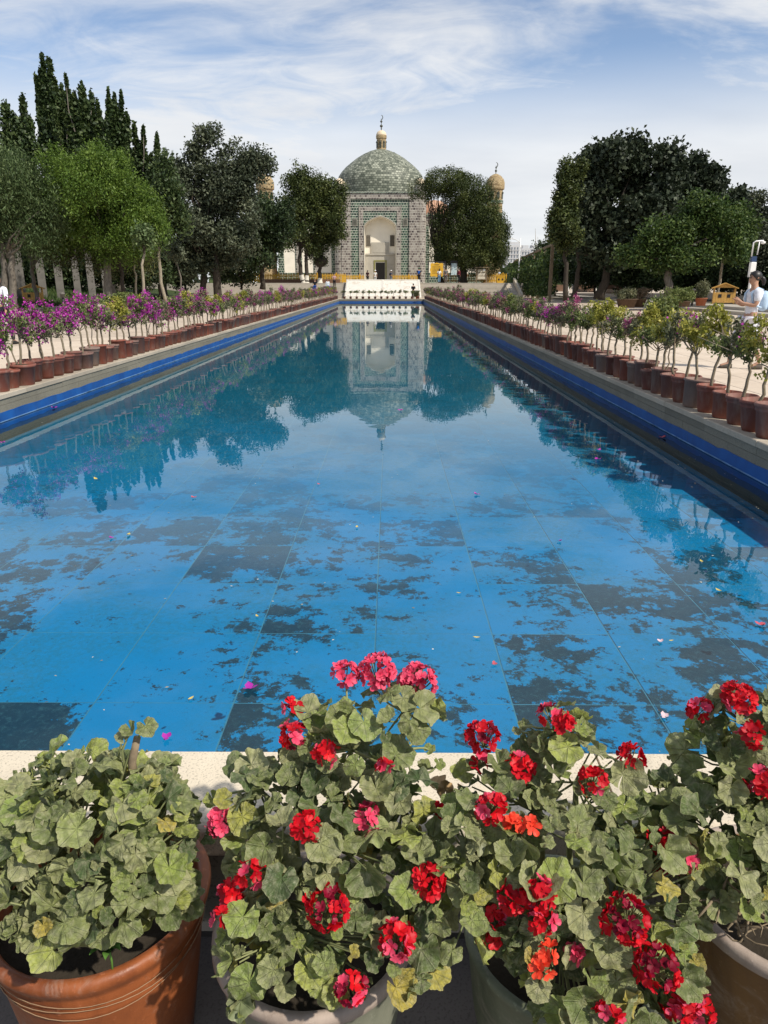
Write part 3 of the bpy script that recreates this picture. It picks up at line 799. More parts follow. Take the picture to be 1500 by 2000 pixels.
# ------------------------------------------------------------------ trees
def leaf_quads(C, size, g, up=0.5, elong=1.9, hang=0.0):
    n = len(C)
    Nn = g.normal(size=(n, 3)); Nn[:, 2] += up * 1.5
    Nn /= np.linalg.norm(Nn, axis=1, keepdims=True)
    U = g.normal(size=(n, 3)); U[:, 2] -= hang * 2
    U -= Nn * (U * Nn).sum(1, keepdims=True); U /= np.linalg.norm(U, axis=1, keepdims=True) + 1e-9
    W = np.cross(Nn, U)
    L = (size * g.uniform(0.65, 1.35, n))[:, None]; w = L / elong
    fold = Nn * L * 0.22
    V = np.stack([C + U * L, C + W * w + fold, C - U * L, C - W * w + fold], 1).reshape(-1, 3)
    F = np.arange(4 * n).reshape(n, 4)
    return V, F
def blob_pts(blobs, n, g, shell=0.5, lump=0.12):
    """points filling ellipsoids (cx,cy,cz,rx,ry,rz), denser to the outside"""
    B = np.array(blobs, dtype=float)
    vol = B[:, 3] * B[:, 4] * B[:, 5]; pr = vol ** 0.75; pr /= pr.sum()
    idx = g.choice(len(B), n, p=pr)
    d = g.normal(size=(n, 3)); d /= np.linalg.norm(d, axis=1, keepdims=True)
    rad = (shell ** 3 + (1 - shell ** 3) * g.random(n)) ** (1 / 3)
    wob = 1 + lump * (np.sin(d[:, 0] * 7 + idx) + np.sin(d[:, 1] * 9 + 2 * idx) + np.sin(d[:, 2] * 8 + 3 * idx)) / 1.6
    return B[idx, :3] + d * (rad * wob)[:, None] * B[idx, 3:6]
def crown_mesh(name, blobs, ncl, per, spread, size, mat, g, shell=0.5, up=0.5, elong=1.9, hang=0.0, vstretch=1.0, lump=0.12, lumpn=16):
    # every blob breaks up into uneven lumps; leaf clusters crowd on the lumps
    lumps = []
    for bb in blobs:
        nl_ = int(lumpn)
        for _ in range(nl_):
            d = g.normal(size=3); d /= np.linalg.norm(d); rr_ = g.uniform(.45, 1.0)
            k_l = g.uniform(.20, .42)
            lumps.append((bb[0] + d[0] * bb[3] * rr_, bb[1] + d[1] * bb[4] * rr_, bb[2] + d[2] * bb[5] * rr_, bb[3] * k_l, bb[4] * k_l, bb[5] * k_l))
    cc = blob_pts(lumps, ncl, g, shell, lump) if lumps else blob_pts(blobs, ncl, g, shell, lump)
    ctint = g.random(ncl)
    C = np.repeat(cc, per, 0)
    off = np.clip(g.normal(size=C.shape), -1.7, 1.7) * spread
    off[:, 2] *= vstretch
    if hang: off[:, 2] -= np.abs(g.normal(size=len(C))) * spread * hang * 2
    C = C + off
    tn = np.clip(np.repeat(ctint, per) * 0.62 + g.random(len(C)) * 0.38, 0, 1)
    V, F = leaf_quads(C, size, g, up, elong, hang)
    return mesh(name, V, F, mat, tint=np.repeat(tn, 4)), cc
def limb_pts(a, b, g, n=5, bow=0.12, sag=0.0):
    a, b = np.array(a, float), np.array(b, float); L = np.linalg.norm(b - a)
    out = []
    off = g.normal(size=3) * bow * L
    for k in range(n + 1):
        t = k / n
        p = a + (b - a) * t + off * math.sin(math.pi * t) + g.normal(size=3) * 0.015 * L * (0 < k < n)
        p[2] += sag * L * math.sin(math.pi * t)
        out.append(p)
    return out
def bark(name, c):
    t = NT(name); p = t.objc()
    mp_ = t.n('ShaderNodeMapping', {'Vector': p, 'Scale': (1, 1, 0.22)}).outputs[0]
    f = t.noise(14, 8, 0.7, 0.8, mp_)
    cc = t.ramp(f, [(0.3, tuple(x * .45 for x in c)), (0.55, c), (0.75, tuple(x * 1.5 for x in c))])
    return t.done(t.pbsdf(cc, 0.95, 0.15, t.bump(f, 0.8, 0.03)))
M['bark_dark'] = bark('dark_bark', (0.06, 0.05, 0.04)); M['bark_grey'] = bark('grey_bark', (0.17, 0.15, 0.125)); M['bark_pale'] = bark('pale_bark', (0.32, 0.28, 0.21))
M['lime'] = plain('lime_wash', (0.62, 0.58, 0.50), 0.9, 0.2, 0.12, 3)
L_ = {}
L_['dark'] = leafmat('dark_leaf', [(0, (0.012, 0.024, 0.010)), (0.5, (0.031, 0.055, 0.018)), (1, (0.084, 0.120, 0.040))])
L_['poplar'] = leafmat('poplar_leaf', [(0, (0.018, 0.036, 0.013)), (0.5, (0.047, 0.078, 0.023)), (1, (0.124, 0.163, 0.052))])
L_['bright'] = leafmat('bright_leaf', [(0, (0.036, 0.075, 0.010)), (0.5, (0.095, 0.165, 0.022)), (1, (0.20, 0.285, 0.050))], 0.3)
L_['grey'] = leafmat('grey_leaf', [(0, (0.027, 0.038, 0.023)), (0.5, (0.068, 0.086, 0.049)), (1, (0.189, 0.209, 0.128))])
L_['willow'] = leafmat('willow_leaf', [(0, (0.046, 0.078, 0.026)), (0.5, (0.098, 0.150, 0.055)), (1, (0.208, 0.260, 0.111))], 0.28)
L_['mid'] = leafmat('mid_leaf', [(0, (0.017, 0.040, 0.009)), (0.5, (0.051, 0.094, 0.019)), (1, (0.158, 0.211, 0.053))], 0.28)
L_['catalpa'] = leafmat('catalpa_leaf', [(0, (0.013, 0.020, 0.011)), (0.5, (0.027, 0.041, 0.020)), (1, (0.088, 0.106, 0.062))], 0.15, 0.6, 0.3)
L_['olive'] = leafmat('olive_leaf', [(0, (0.045, 0.052, 0.016)), (0.5, (0.085, 0.095, 0.03)), (1, (0.15, 0.155, 0.06))], 0.25)
L_['juniper'] = leafmat('juniper_leaf', [(0, (0.019, 0.032, 0.009)), (0.5, (0.054, 0.076, 0.019)), (1, (0.155, 0.176, 0.047))])

def tree(name, label, cat, base, fork, blobs, trunk_r, ncl, per, spread, size, lm, bm='bark_dark', nlimb=14, group=None, lime=0.0, seed=1, trunks=None, **k):
    """blobs in world metres; base and fork are points; the trunk runs base -> fork, limbs on to the crown"""
    g = np.random.default_rng(seed)
    root = empty(name, base, 0, label, cat, group); o = -Vector(base)
    me, cc = crown_mesh('crown', blobs, ncl, per, spread, size, L_[lm], g, **k)
    link('crown', me, root, o)
    tr = trunks or [(base, fork, trunk_r)]
    for b0, f0, r0 in tr:
        pts = limb_pts(b0, f0, g, 7, 0.03)
        rad = list(np.linspace(r0, r0 * 0.62, 8)); rad[0] *= 1.25
        m = MB().tube(pts, rad, 10)
        t_o = m.obj('trunk', M[bm], root, True, loc=o)
        if lime:
            q = [p for p in pts]
            z0 = b0[2]; L = np.linalg.norm(np.array(f0) - np.array(b0))
            fr = min(0.95, lime / L); nn_ = 4
            lp = []
            for s in np.linspace(0, fr, nn_):
                i = min(6, int(s * 7)); w = s * 7 - i
                lp.append(np.array(pts[i]) * (1 - w) + np.array(pts[i + 1]) * w)
            MB().tube(lp, [r0 * 1.30, r0 * 1.08, r0 * 1.0, r0 * 0.98], 10, False).obj('lime_wash', M['lime'], t_o, True)
    lm_ = MB()
    sel = cc[g.choice(len(cc), min(nlimb, len(cc)), replace=False)]
    for q in sel:
        b0, f0, r0 = tr[g.integers(len(tr))]
        f0 = np.array(f0); a = f0 + (np.array(b0) - f0) * g.uniform(0, 0.25)
        lm_.tube(limb_pts(a, f0 + (q - f0) * .78, g, 5, 0.08, 0.03), list(np.linspace(r0 * 0.42, r0 * 0.06, 6)), 6)
    lm_.obj('limb', M['bark_dark'] if bm == 'bark_pale' or lm == 'mid' else M[bm], root, True, loc=o)
    return root
def B(px, py, rx, ry, Y, ry_depth=None, dy=0.0):
    q = P(px, py, Y); k = mpp(Y, q.z)
    return (q.x, Y + dy, q.z, rx * k, (ry_depth if ry_depth else rx) * k, ry * k)
def at(px, py, Y, z=None):
    q = P(px, py, Y)
    return (q.x, Y, q.z if z is None else z)

# --- poplars behind on the left: each a bundle of upright shoots
def poplar(label, peaks, Y, base_px, seed, wmul=1.0, foot=430):
    g = np.random.default_rng(seed)
    bx_ = P(base_px, 540, Y).x; bz = bank_z(bx_)
    root = empty('poplar_tree', (bx_, Y, bz), 0, label, 'tree', 'poplars behind the left trees')
    C, T = [], []
    lm_ = MB(); fk = np.array((bx_, Y, bz + 3.0))
    peaks = list(peaks) + [(px + g.normal() * 9, py + g.uniform(25, 90), w * g.uniform(.6, 1.0)) for (px, py, w) in peaks for _ in range(2)]
    for (px, py, w) in peaks:
        top = np.array(P(px, py, Y)); k = mpp(Y, top[2])
        bot = np.array((bx_ + (top[0] - bx_) * 0.45, Y, P(px, foot, Y).z))
        yo = g.uniform(-1.5, 1.5)
        n = int(2100 * max(.35, (top[2] - bot[2]) / 9.0))
        t = g.random(n) ** 0.82
        ax = bot + (top - bot) * t[:, None] + np.array((0, yo, 0)) * (1 - t[:, None])
        ww = w * k * wmul * (0.10 + 1.15 * (1 - t) ** 0.62)
        lump = 0.85 + 0.6 * np.sin(t * 29 + px) * np.sin(t * 13 + px * .7) + 0.35 * np.sin(t * 71 + px)
        ang = g.uniform(0, 2 * math.pi, n); rr = g.random(n) ** .62 * ww * np.maximum(lump, .25)
        C.append(ax + np.stack([np.cos(ang) * rr, np.sin(ang) * rr, g.normal(size=n) * 0.2], 1)); T.append(np.clip(g.random(n) * .7 + .3 * g.random(), 0, 1))
        lm_.tube(limb_pts(fk, top * .96 + bot * .04, g, 6, 0.02), list(np.linspace(.16, .02, 7)), 5)
    C = np.concatenate(C); T = np.concatenate(T)
    V, F = leaf_quads(C, 0.17, g, 0.2, 1.5)
    link('crown', mesh('crown', V, F, L_['poplar'], tint=np.repeat(T, 4)), root, -root.location)
    MB().tube(limb_pts((bx_, Y, bz - .1), fk, g, 4, 0.01), [.4, .36, .33, .3, .28], 9).obj('trunk', M['bark_grey'], root, True, loc=-root.location)
    lm_.obj('limb', M['bark_grey'], root, True, loc=-root.location)
poplar('low broad poplar top at the left edge of the picture', [(10, 205, 34), (-25, 220, 40), (45, 190, 26), (28, 235, 30), (60, 235, 22)], 66, 20, 21)
poplar('tallest poplar with twin tips leaning left', [(82, 112, 17), (96, 118, 16), (78, 145, 16), (108, 160, 20), (90, 190, 30), (120, 175, 20)], 72, 140, 22)
poplar('poplar just right of the tallest, with two tips', [(128, 150, 15), (160, 165, 16), (145, 185, 24), (172, 205, 20)], 70, 170, 23)
poplar('middle poplar with one thin tip', [(178, 183, 12), (190, 200, 15), (182, 225, 24), (200, 240, 20)], 74, 200, 24)
poplar('poplar with blunt triple top', [(212, 182, 16), (224, 190, 16), (237, 186, 12), (222, 215, 26), (248, 225, 16)], 69, 228, 25)
poplar('short poplar with spiky tips right of the blunt topped one', [(262, 245, 13), (280, 252, 12), (272, 285, 22), (258, 295, 22)], 73, 270, 26)
poplar('last and lowest poplar of the row, beside the grey leaved tree', [(307, 268, 10), (322, 300, 14), (295, 305, 18), (338, 310, 16), (312, 330, 26), (345, 340, 20)], 71, 318, 27)

# --- left front trees on the grass bank
def lb(px, Y): x = P(px, 545, Y).x; return (x, Y, bank_z(x) - 0.05)
tree('willow_tree', 'drooping grey green willow at the left edge behind the wooden bin', 'tree', lb(14, 40), at(14, 470, 40),
     [B(30, 360, 70, 55, 40), B(-20, 400, 60, 80, 40), B(70, 400, 50, 70, 40), B(20, 330, 55, 30, 40), B(60, 430, 40, 36, 40)], 0.22, 520, 60, 0.28, 0.10, 'willow', 'bark_grey', 18, seed=31, hang=1.0, elong=4.5, vstretch=1.6)
tree('willow_tree', 'slender multi stemmed willow between the grey pillars on the left', 'tree', lb(70, 44), at(62, 500, 44),
     [B(62, 425, 48, 45, 44), B(85, 400, 45, 55, 44), B(40, 430, 30, 40, 44)], 0.14, 260, 50, 0.28, 0.10, 'willow', 'bark_grey', 26, seed=32, hang=1.0, elong=4.5, vstretch=1.6)
tree('globe_tree', 'bright green round crowned tree with lime washed trunk on the left', 'tree', lb(209, 42), at(203, 455, 42),
     [B(205, 385, 105, 82, 42), B(150, 380, 58, 66, 42), B(265, 420, 58, 62, 42), B(195, 330, 72, 30, 42), B(290, 440, 34, 40, 42), B(125, 430, 38, 52, 42), B(230, 460, 60, 40, 42)], 0.24, 1150, 62, 0.20, 0.075, 'bright', 'bark_grey', 26, lime=0.75, seed=33, shell=0.5, hang=0.6, elong=2.6, lumpn=34)
tree('willow_tree', 'olive yellow hanging foliage under the bright round tree', 'tree', lb(228, 45), at(190, 470, 45),
     [B(150, 460, 48, 36, 45), B(215, 475, 52, 34, 45), B(120, 470, 34, 30, 45), B(265, 480, 30, 32, 45)], 0.2, 360, 44, 0.26, 0.09, 'olive', 'bark_grey', 20, lime=0.6, seed=34, hang=1.0, elong=3.2, vstretch=1.4)
tree('young_poplar', 'thin young poplar with pale stem right of the bright round tree', 'tree', lb(322, 50), at(320, 430, 50),
     [B(330, 400, 26, 60, 50), B(320, 350, 22, 40, 50), B(345, 430, 20, 40, 50), B(315, 450, 18, 30, 50)], 0.12, 170, 50, 0.3, 0.11, 'poplar', 'bark_pale', 14, seed=35, up=0.2)
tree('big_elm', 'large dark grey leaved tree with open branches left of the portal', 'tree', lb(425, 66), at(418, 470, 66),
     [B(420, 300, 55, 50, 66), B(470, 320, 45, 36, 66), B(515, 325, 30, 24, 66), B(420, 390, 75, 60, 66), B(400, 450, 65, 60, 66), B(465, 430, 50, 60, 66), B(385, 350, 36, 50, 66), B(440, 490, 60, 40, 66), B(405, 262, 26, 18, 66), B(372, 500, 40, 40, 66)],
     0.40, 900, 52, 0.36, 0.14, 'grey', 'bark_dark', 46, seed=36, shell=0.45, lumpn=9, trunks=[(lb(425, 66), at(418, 470, 66), 0.38), (lb(392, 66), at(400, 480, 66), 0.3)])
tree('dark_tree', 'low dark tree between the grey leaved tree and the twin trunks', 'tree', (P(512, 545, 74).x, 74, 1.0), at(515, 490, 74),
     [B(520, 420, 36, 45, 74), B(500, 450, 40, 50, 74), B(540, 440, 34, 50, 74), B(505, 490, 45, 35, 74)], 0.25, 420, 50, 0.4, 0.14, 'dark', 'bark_dark', 18, seed=37)
tree('elm_tree', 'dark double trunked tree with limewashed foot in front of the left wing', 'tree', (P(596, 553, 89).x, 89, ZT - .05), at(590, 470, 89),
     [B(600, 375, 40, 46, 89), B(575, 400, 34, 55, 89), B(630, 400, 40, 55, 89), B(600, 440, 55, 45, 89), B(655, 385, 24, 32, 89), B(655, 430, 26, 40, 89), B(560, 450, 30, 40, 89), B(585, 350, 18, 22, 89), B(640, 360, 22, 22, 89)],
     0.3, 820, 56, 0.36, 0.13, 'juniper', 'bark_dark', 26, lime=1.0, seed=38, trunks=[((P(594, 553, 89).x, 89, ZT - .05), at(586, 470, 89), .27), ((P(599, 553, 89).x, 89, ZT - .05), at(603, 470, 89), .26)])
tree('pollard_tree', 'small tree with swollen trunk burl beside the double trunked one', 'tree', (P(625, 551, 91).x, 91, ZT - .05), at(626, 508, 91),
     [B(628, 480, 24, 22, 91), B(645, 475, 18, 20, 91), B(610, 485, 16, 20, 91), B(626, 510, 13, 9, 91)], 0.28, 150, 40, 0.3, 0.12, 'juniper', 'bark_dark', 16, lime=0.7, seed=39)
burl = MB().lathe([(0.0, -.7), (.45, -.55), (.85, -.15), (.9, .2), (.6, .5), (0, .65)], 12, at(626, 511, 91))
burl.obj('burl', M['bark_dark'], bpy.data.objects['pollard_tree'], True, loc=-bpy.data.objects['pollard_tree'].location)

# --- right of the portal: big arched willow with a hollow flank
tree('arched_elm', 'broad dark green arched tree right of the portal with hollow left flank', 'tree', (P(905, 553, 91).x, 91, ZT - .05), at(900, 495, 91),
     [B(875, 352, 48, 22, 91), B(830, 368, 28, 20, 91), B(910, 375, 50, 36, 91), B(932, 415, 46, 48, 91), B(910, 430, 48, 50, 91), B(955, 460, 40, 55, 91), B(905, 480, 50, 40, 91), B(945, 500, 45, 34, 91), B(862, 440, 24, 40, 91), B(858, 490, 24, 26, 91), B(968, 462, 26, 44, 91)],
     0.5, 1700, 60, 0.27, 0.105, 'juniper', 'bark_dark', 30, seed=41, shell=0.62, hang=0.4, elong=2.4, lump=0.06, lumpn=0,
     trunks=[((P(905, 553, 91).x, 91, ZT - .05), at(900, 495, 91), .45), ((P(862, 553, 91).x, 91, ZT - .05), at(850, 500, 91), .35)])
g_ = np.random.default_rng(5); at_ = bpy.data.objects['arched_elm']; mm = MB()
for k in range(26):
    a = at(852 + g_.uniform(-4, 8), 490 + g_.uniform(-15, 10), 91); b2 = at(g_.uniform(822, 880), g_.uniform(365, 395), 91)
    mm.tube(limb_pts(a, b2, g_, 6, 0.06), list(np.linspace(.09, .02, 7)), 5)
mm.obj('bare_branch', M['bark_dark'], at_, True, loc=-at_.location)

# --- right side
RZ = 0.29
def rb(px, Y): return (P(px, 560, Y).x, Y, RZ - 0.03)
tree('catalpa_tree', 'huge black green broad leaved tree on the right', 'tree', rb(1196, 62), at(1205, 480, 62),
     [B(1165, 335, 42, 45, 62), B(1145, 395, 46, 60, 62), B(1245, 300, 42, 40, 62), B(1200, 300, 62, 42, 62), B(1275, 320, 55, 48, 62), B(1150, 350, 50, 50, 62), B(1230, 380, 80, 60, 62), B(1140, 420, 60, 55, 62), B(1260, 430, 75, 50, 62), B(1175, 460, 75, 40, 62), B(1215, 275, 30, 18, 62), B(1305, 290, 22, 22, 62), B(1320, 320, 20, 18, 62)],
     0.40, 1250, 34, 0.36, 0.175, 'catalpa', 'bark_dark', 40, seed=51, shell=0.55, lumpn=8, elong=1.35, up=0.1, hang=0.5,
     trunks=[(rb(1172, 62), at(1192, 490, 62), .40), (rb(1120, 62), at(1130, 490, 62), .22)])
tree('catalpa_tree', 'dark broad leaved treetop behind and right of the huge one', 'tree', rb(1360, 64), at(1355, 470, 64),
     [B(1360, 340, 38, 34, 64), B(1385, 370, 26, 40, 64), B(1340, 390, 45, 40, 64), B(1380, 420, 40, 40, 64)], 0.3, 420, 34, 0.40, 0.175, 'catalpa', 'bark_dark', 22, seed=52, elong=1.35, up=0.1, hang=0.5)
tree('juniper_tree', 'narrow dark conifer at the left edge of the huge right tree', 'tree', rb(1108, 58), at(1108, 470, 58),
     [B(1106, 340, 12, 26, 58), B(1108, 380, 20, 35, 58), B(1102, 420, 28, 40, 58), B(1105, 455, 30, 28, 58), B(1130, 330, 10, 20, 58)], 0.2, 420, 50, 0.25, 0.11, 'juniper', 'bark_dark', 10, seed=53)
tree('mid_tree', 'mid green tree with pale forked trunk beside the flower tubs on the right', 'tree', rb(1306, 44), at(1308, 505, 44),
     [B(1285, 465, 38, 42, 44), B(1340, 432, 36, 34, 44), B(1400, 430, 42, 36, 44), B(1250, 495, 34, 24, 44), B(1310, 505, 40, 24, 44), B(1440, 470, 26, 40, 44), B(1375, 480, 40, 30, 44), B(1360, 402, 22, 18, 44)],
     0.26, 480, 52, 0.30, 0.095, 'mid', 'bark_grey', 24, seed=54, lime=0.4, lumpn=8)
tree('slim_tree', 'slim leaning tree rising behind the right wooden bin', 'tree', rb(1404, 47), at(1411, 470, 47),
     [B(1415, 430, 36, 30, 47), B(1440, 460, 30, 36, 47), B(1400, 470, 30, 26, 47)], 0.09, 210, 50, 0.3, 0.10, 'mid', 'bark_pale', 12, seed=55)
tree('spruce_tree', 'dark feathery tree at the right edge of the picture', 'tree', rb(1480, 52), at(1480, 500, 52),
     [B(1480, 420, 14, 40, 52), B(1475, 460, 30, 45, 52), B(1500, 440, 26, 50, 52), B(1490, 500, 45, 40, 52), B(1478, 385, 7, 20, 52), B(1525, 430, 30, 60, 52)], 0.2, 480, 50, 0.28, 0.10, 'grey', 'bark_dark', 16, seed=56)
tree('catalpa_tree', 'small dark treetop between mid green tree and right edge', 'tree', rb(1432, 60), at(1436, 470, 60),
     [B(1440, 392, 20, 18, 60), B(1430, 420, 28, 28, 60), B(1455, 440, 26, 34, 60)], 0.2, 170, 30, 0.4, 0.19, 'catalpa', 'bark_dark', 12, seed=57, elong=1.35)
# dark understorey along the right bed, one shrub after another
hs = [(1085, 78, 505, 34, 30), (1125, 72, 510, 36, 32), (1165, 68, 515, 36, 32), (1210, 64, 510, 40, 36), (1255, 60, 515, 42, 36), (1305, 57, 515, 46, 38), (1360, 55, 510, 48, 44), (1415, 53, 505, 48, 50), (1470, 50, 510, 50, 55), (1520, 48, 505, 50, 60)]
ordw = ['farthest', 'second farthest', 'third farthest', 'fourth farthest', 'fifth farthest', 'fifth nearest', 'fourth nearest', 'third nearest', 'second nearest', 'nearest']
for i, (px, Y, py, rx, ry) in enumerate(hs):
    tree('dark_shrub', ordw[i] + ' of the dark shrubs lining the right hand bed', 'shrub', rb(px, Y + 4), at(px, 535, Y + 4),
         [B(px, py, rx, ry, Y + 4), B(px - rx * .5, py + 22, rx * .7, ry * .6, Y + 4), B(px + rx * .5, py + 22, rx * .7, ry * .6, Y + 4)], 0.12, 240, 46, 0.34, 0.13, 'dark', 'bark_dark', 8, group='dark shrubs along the right bed', seed=60 + i)
# left understorey behind the pillars
hs = [(-20, 58), (40, 60), (95, 62), (150, 63), (205, 64), (260, 62), (310, 64), (360, 72), (470, 76)]
ordl = ['leftmost', 'second from left', 'third from left', 'fourth from left', 'fifth from left', 'sixth from left', 'third from right', 'second from right', 'rightmost']
for i, (px, Y) in enumerate(hs):
    zz_ = bank_z(P(px, 545, Y).x) if px < 400 else 1.0
    tree('dark_shrub', ordl[i] + ' of the dark shrubs behind the left pillars', 'shrub', (P(px, 545, Y).x, Y, zz_ - .05), at(px, 530, Y),
         [B(px, 505, 44, 40, Y), B(px - 15, 530, 40, 28, Y), B(px + 15, 470, 36, 40, Y)], 0.12, 230, 46, 0.36, 0.14, 'dark', 'bark_dark', 8, group='dark shrubs behind the left pillars', seed=80 + i)
# extra pale stems on the bank
for i, (px, y0, y1, Y, w, lab) in enumerate(((283, 560, 470, 38, .085, 'straight pale bare pole trunk in front of the left shrubs'), (262, 556, 500, 44, .07, 'short pale stem with lime foot left of the straight pole'), (238, 560, 478, 43, .13, 'dark leaning trunk beside the bright round tree'), (345, 558, 500, 52, .06, 'thin grey sapling beside the young poplar'), (0, 556, 430, 40, .2, 'thick brown trunk at the left edge of the picture'))):
    q = lb(px, Y); r_ = np.random.default_rng(i)
    tree('sapling', lab, 'tree', q, at(px - (8 if i == 2 else 3), y1, Y), [B(px - 2, y1 - 8, 12, 16, Y)], w, 30, 34, 0.25, 0.09, ('willow', 'olive', 'willow', 'grey', 'willow')[i], ('bark_pale', 'bark_pale', 'bark_dark', 'bark_grey', 'bark_grey')[i], 6, seed=100 + i, lime=0.4 if i in (1, 2) else 0)

# --- grass on the bank
g = np.random.default_rng(3)
n = 26000
gx = LX - 0.5 - g.random(n) ** 1.2 * 9; gy = 24 + g.random(n) * 46
gz = np.interp(gx, [LX - 120, LX - 14, LX - 7, LX - 3, LX - 0.36], [1.3, 1.15, 0.95, 0.45, 0.10])
h = g.uniform(0.10, 0.34, n); a = g.uniform(0, 6.28, n); w = 0.02
lean = g.normal(size=(n, 2)) * 0.08
base_ = np.stack([gx, gy, gz], 1)
V = np.stack([base_ + np.stack([np.cos(a) * w, np.sin(a) * w, -0.02 + 0 * a], 1), base_ - np.stack([np.cos(a) * w, np.sin(a) * w, 0.02 + 0 * a], 1), base_ + np.stack([lean[:, 0], lean[:, 1], h], 1)], 1).reshape(-1, 3)
L_['grass'] = leafmat('grass_blade', [(0, (0.02, 0.045, 0.01)), (0.6, (0.05, 0.095, 0.02)), (1, (0.12, 0.15, 0.04))])
tag(link('lawn_grass', mesh('lawn_grass', V, np.arange(3 * n).reshape(n, 3), L_['grass'], tint=np.repeat(g.random(n), 3))), 'rough green grass on the left bank under the trees', 'grass', kind='stuff')
# ------------------------------------------------------------------ bougainvilleas in pots along the coping
def potmat():
    t = NT('brown_plastic_pot'); p = t.objc(); r = t.rand()
    base = t.ramp(r, [(0, (0.125, 0.045, 0.036)), (0.3, (0.18, 0.060, 0.044)), (0.55, (0.25, 0.075, 0.048)), (0.8, (0.16, 0.075, 0.062)), (1, (0.22, 0.15, 0.125))])
    mp_ = t.n('ShaderNodeMapping', {'Vector': p, 'Scale': (1, 1, 0.35)}).outputs[0]
    n_ = t.n('ShaderNodeTexNoise', {'Scale': 11.0, 'Detail': 7.0, 'Roughness': 0.65, 'W': t.math('MULTIPLY', r, 30.0)}, noise_dimensions='4D')
    t.t.links.new(mp_, n_.inputs['Vector'])
    dust = t.step(n_.outputs[0], 0.45, 0.72)
    c = t.mix(t.math('MULTIPLY', dust, 0.65), base, (0.30, 0.21, 0.17))
    return t.done(t.pbsdf(c, 0.62, 0.35))
M['pot'] = potmat()
M['potsoil'] = plain('pot_soil', (0.06, 0.045, 0.03), 0.95, 0.1, 0.4, 20, bump=0.01)
M['stem'] = bark('bougainvillea_stem', (0.27, 0.225, 0.16))
def lamp(n, f): return [(p, c) for p, c in zip(n, f)]
BL = {
 'green': leafmat('bougainvillea_green', [(0, (0.045, 0.065, 0.018)), (0.5, (0.13, 0.17, 0.045)), (1, (0.32, 0.35, 0.13))], 0.3),
 'yellow': leafmat('bougainvillea_yellow', [(0, (0.10, 0.11, 0.015)), (0.5, (0.32, 0.32, 0.05)), (1, (0.60, 0.53, 0.13))], 0.3),
 'dry': leafmat('bougainvillea_dry', [(0, (0.08, 0.065, 0.04)), (0.5, (0.19, 0.14, 0.09)), (1, (0.34, 0.24, 0.16))], 0.25),
 'dust': leafmat('bougainvillea_dusty', [(0, (0.055, 0.065, 0.03)), (0.5, (0.14, 0.15, 0.075)), (1, (0.27, 0.26, 0.15))], 0.25)}
BR = {
 'magenta': leafmat('bract_magenta', [(0, (0.18, 0.006, 0.14)), (0.5, (0.40, 0.015, 0.32)), (1, (0.66, 0.10, 0.52))], 0.3),
 'pink': leafmat('bract_pink', [(0, (0.20, 0.03, 0.10)), (0.5, (0.38, 0.06, 0.20)), (1, (0.50, 0.18, 0.27))], 0.3)}
pot_prof = [(0.0, 0.012), (0.118, 0.0), (0.126, 0.03), (0.130, 0.032), (0.150, 0.225), (0.158, 0.228), (0.160, 0.232), (0.163, 0.262), (0.172, 0.266), (0.174, 0.290), (0.166, 0.296), (0.156, 0.290), (0.150, 0.245), (0.0, 0.245)]
pot_a = mesh('pot', *lathe(pot_prof, 28), M['pot'], True)
pot_b = mesh('pot', *lathe([(0.0, 0.012), (0.122, 0.0), (0.135, 0.006), (0.152, 0.275), (0.166, 0.279), (0.168, 0.298), (0.160, 0.302), (0.152, 0.297), (0.147, 0.25), (0.0, 0.25)], 28), M['pot'], True)
pot_c = mesh('pot', *lathe([(0.0, 0.012), (0.14, 0.0), (0.15, 0.008), (0.176, 0.24), (0.19, 0.245), (0.192, 0.275), (0.182, 0.28), (0.172, 0.272), (0.165, 0.235), (0.0, 0.235)], 28), M['pot'], True)
soil_a = mesh('soil', *lathe([(0.152, 0.250), (0.09, 0.262), (0.0, 0.268)], 16), M['potsoil'], True)
pot_meshes = [pot_a, pot_b, pot_a, pot_c, pot_b]
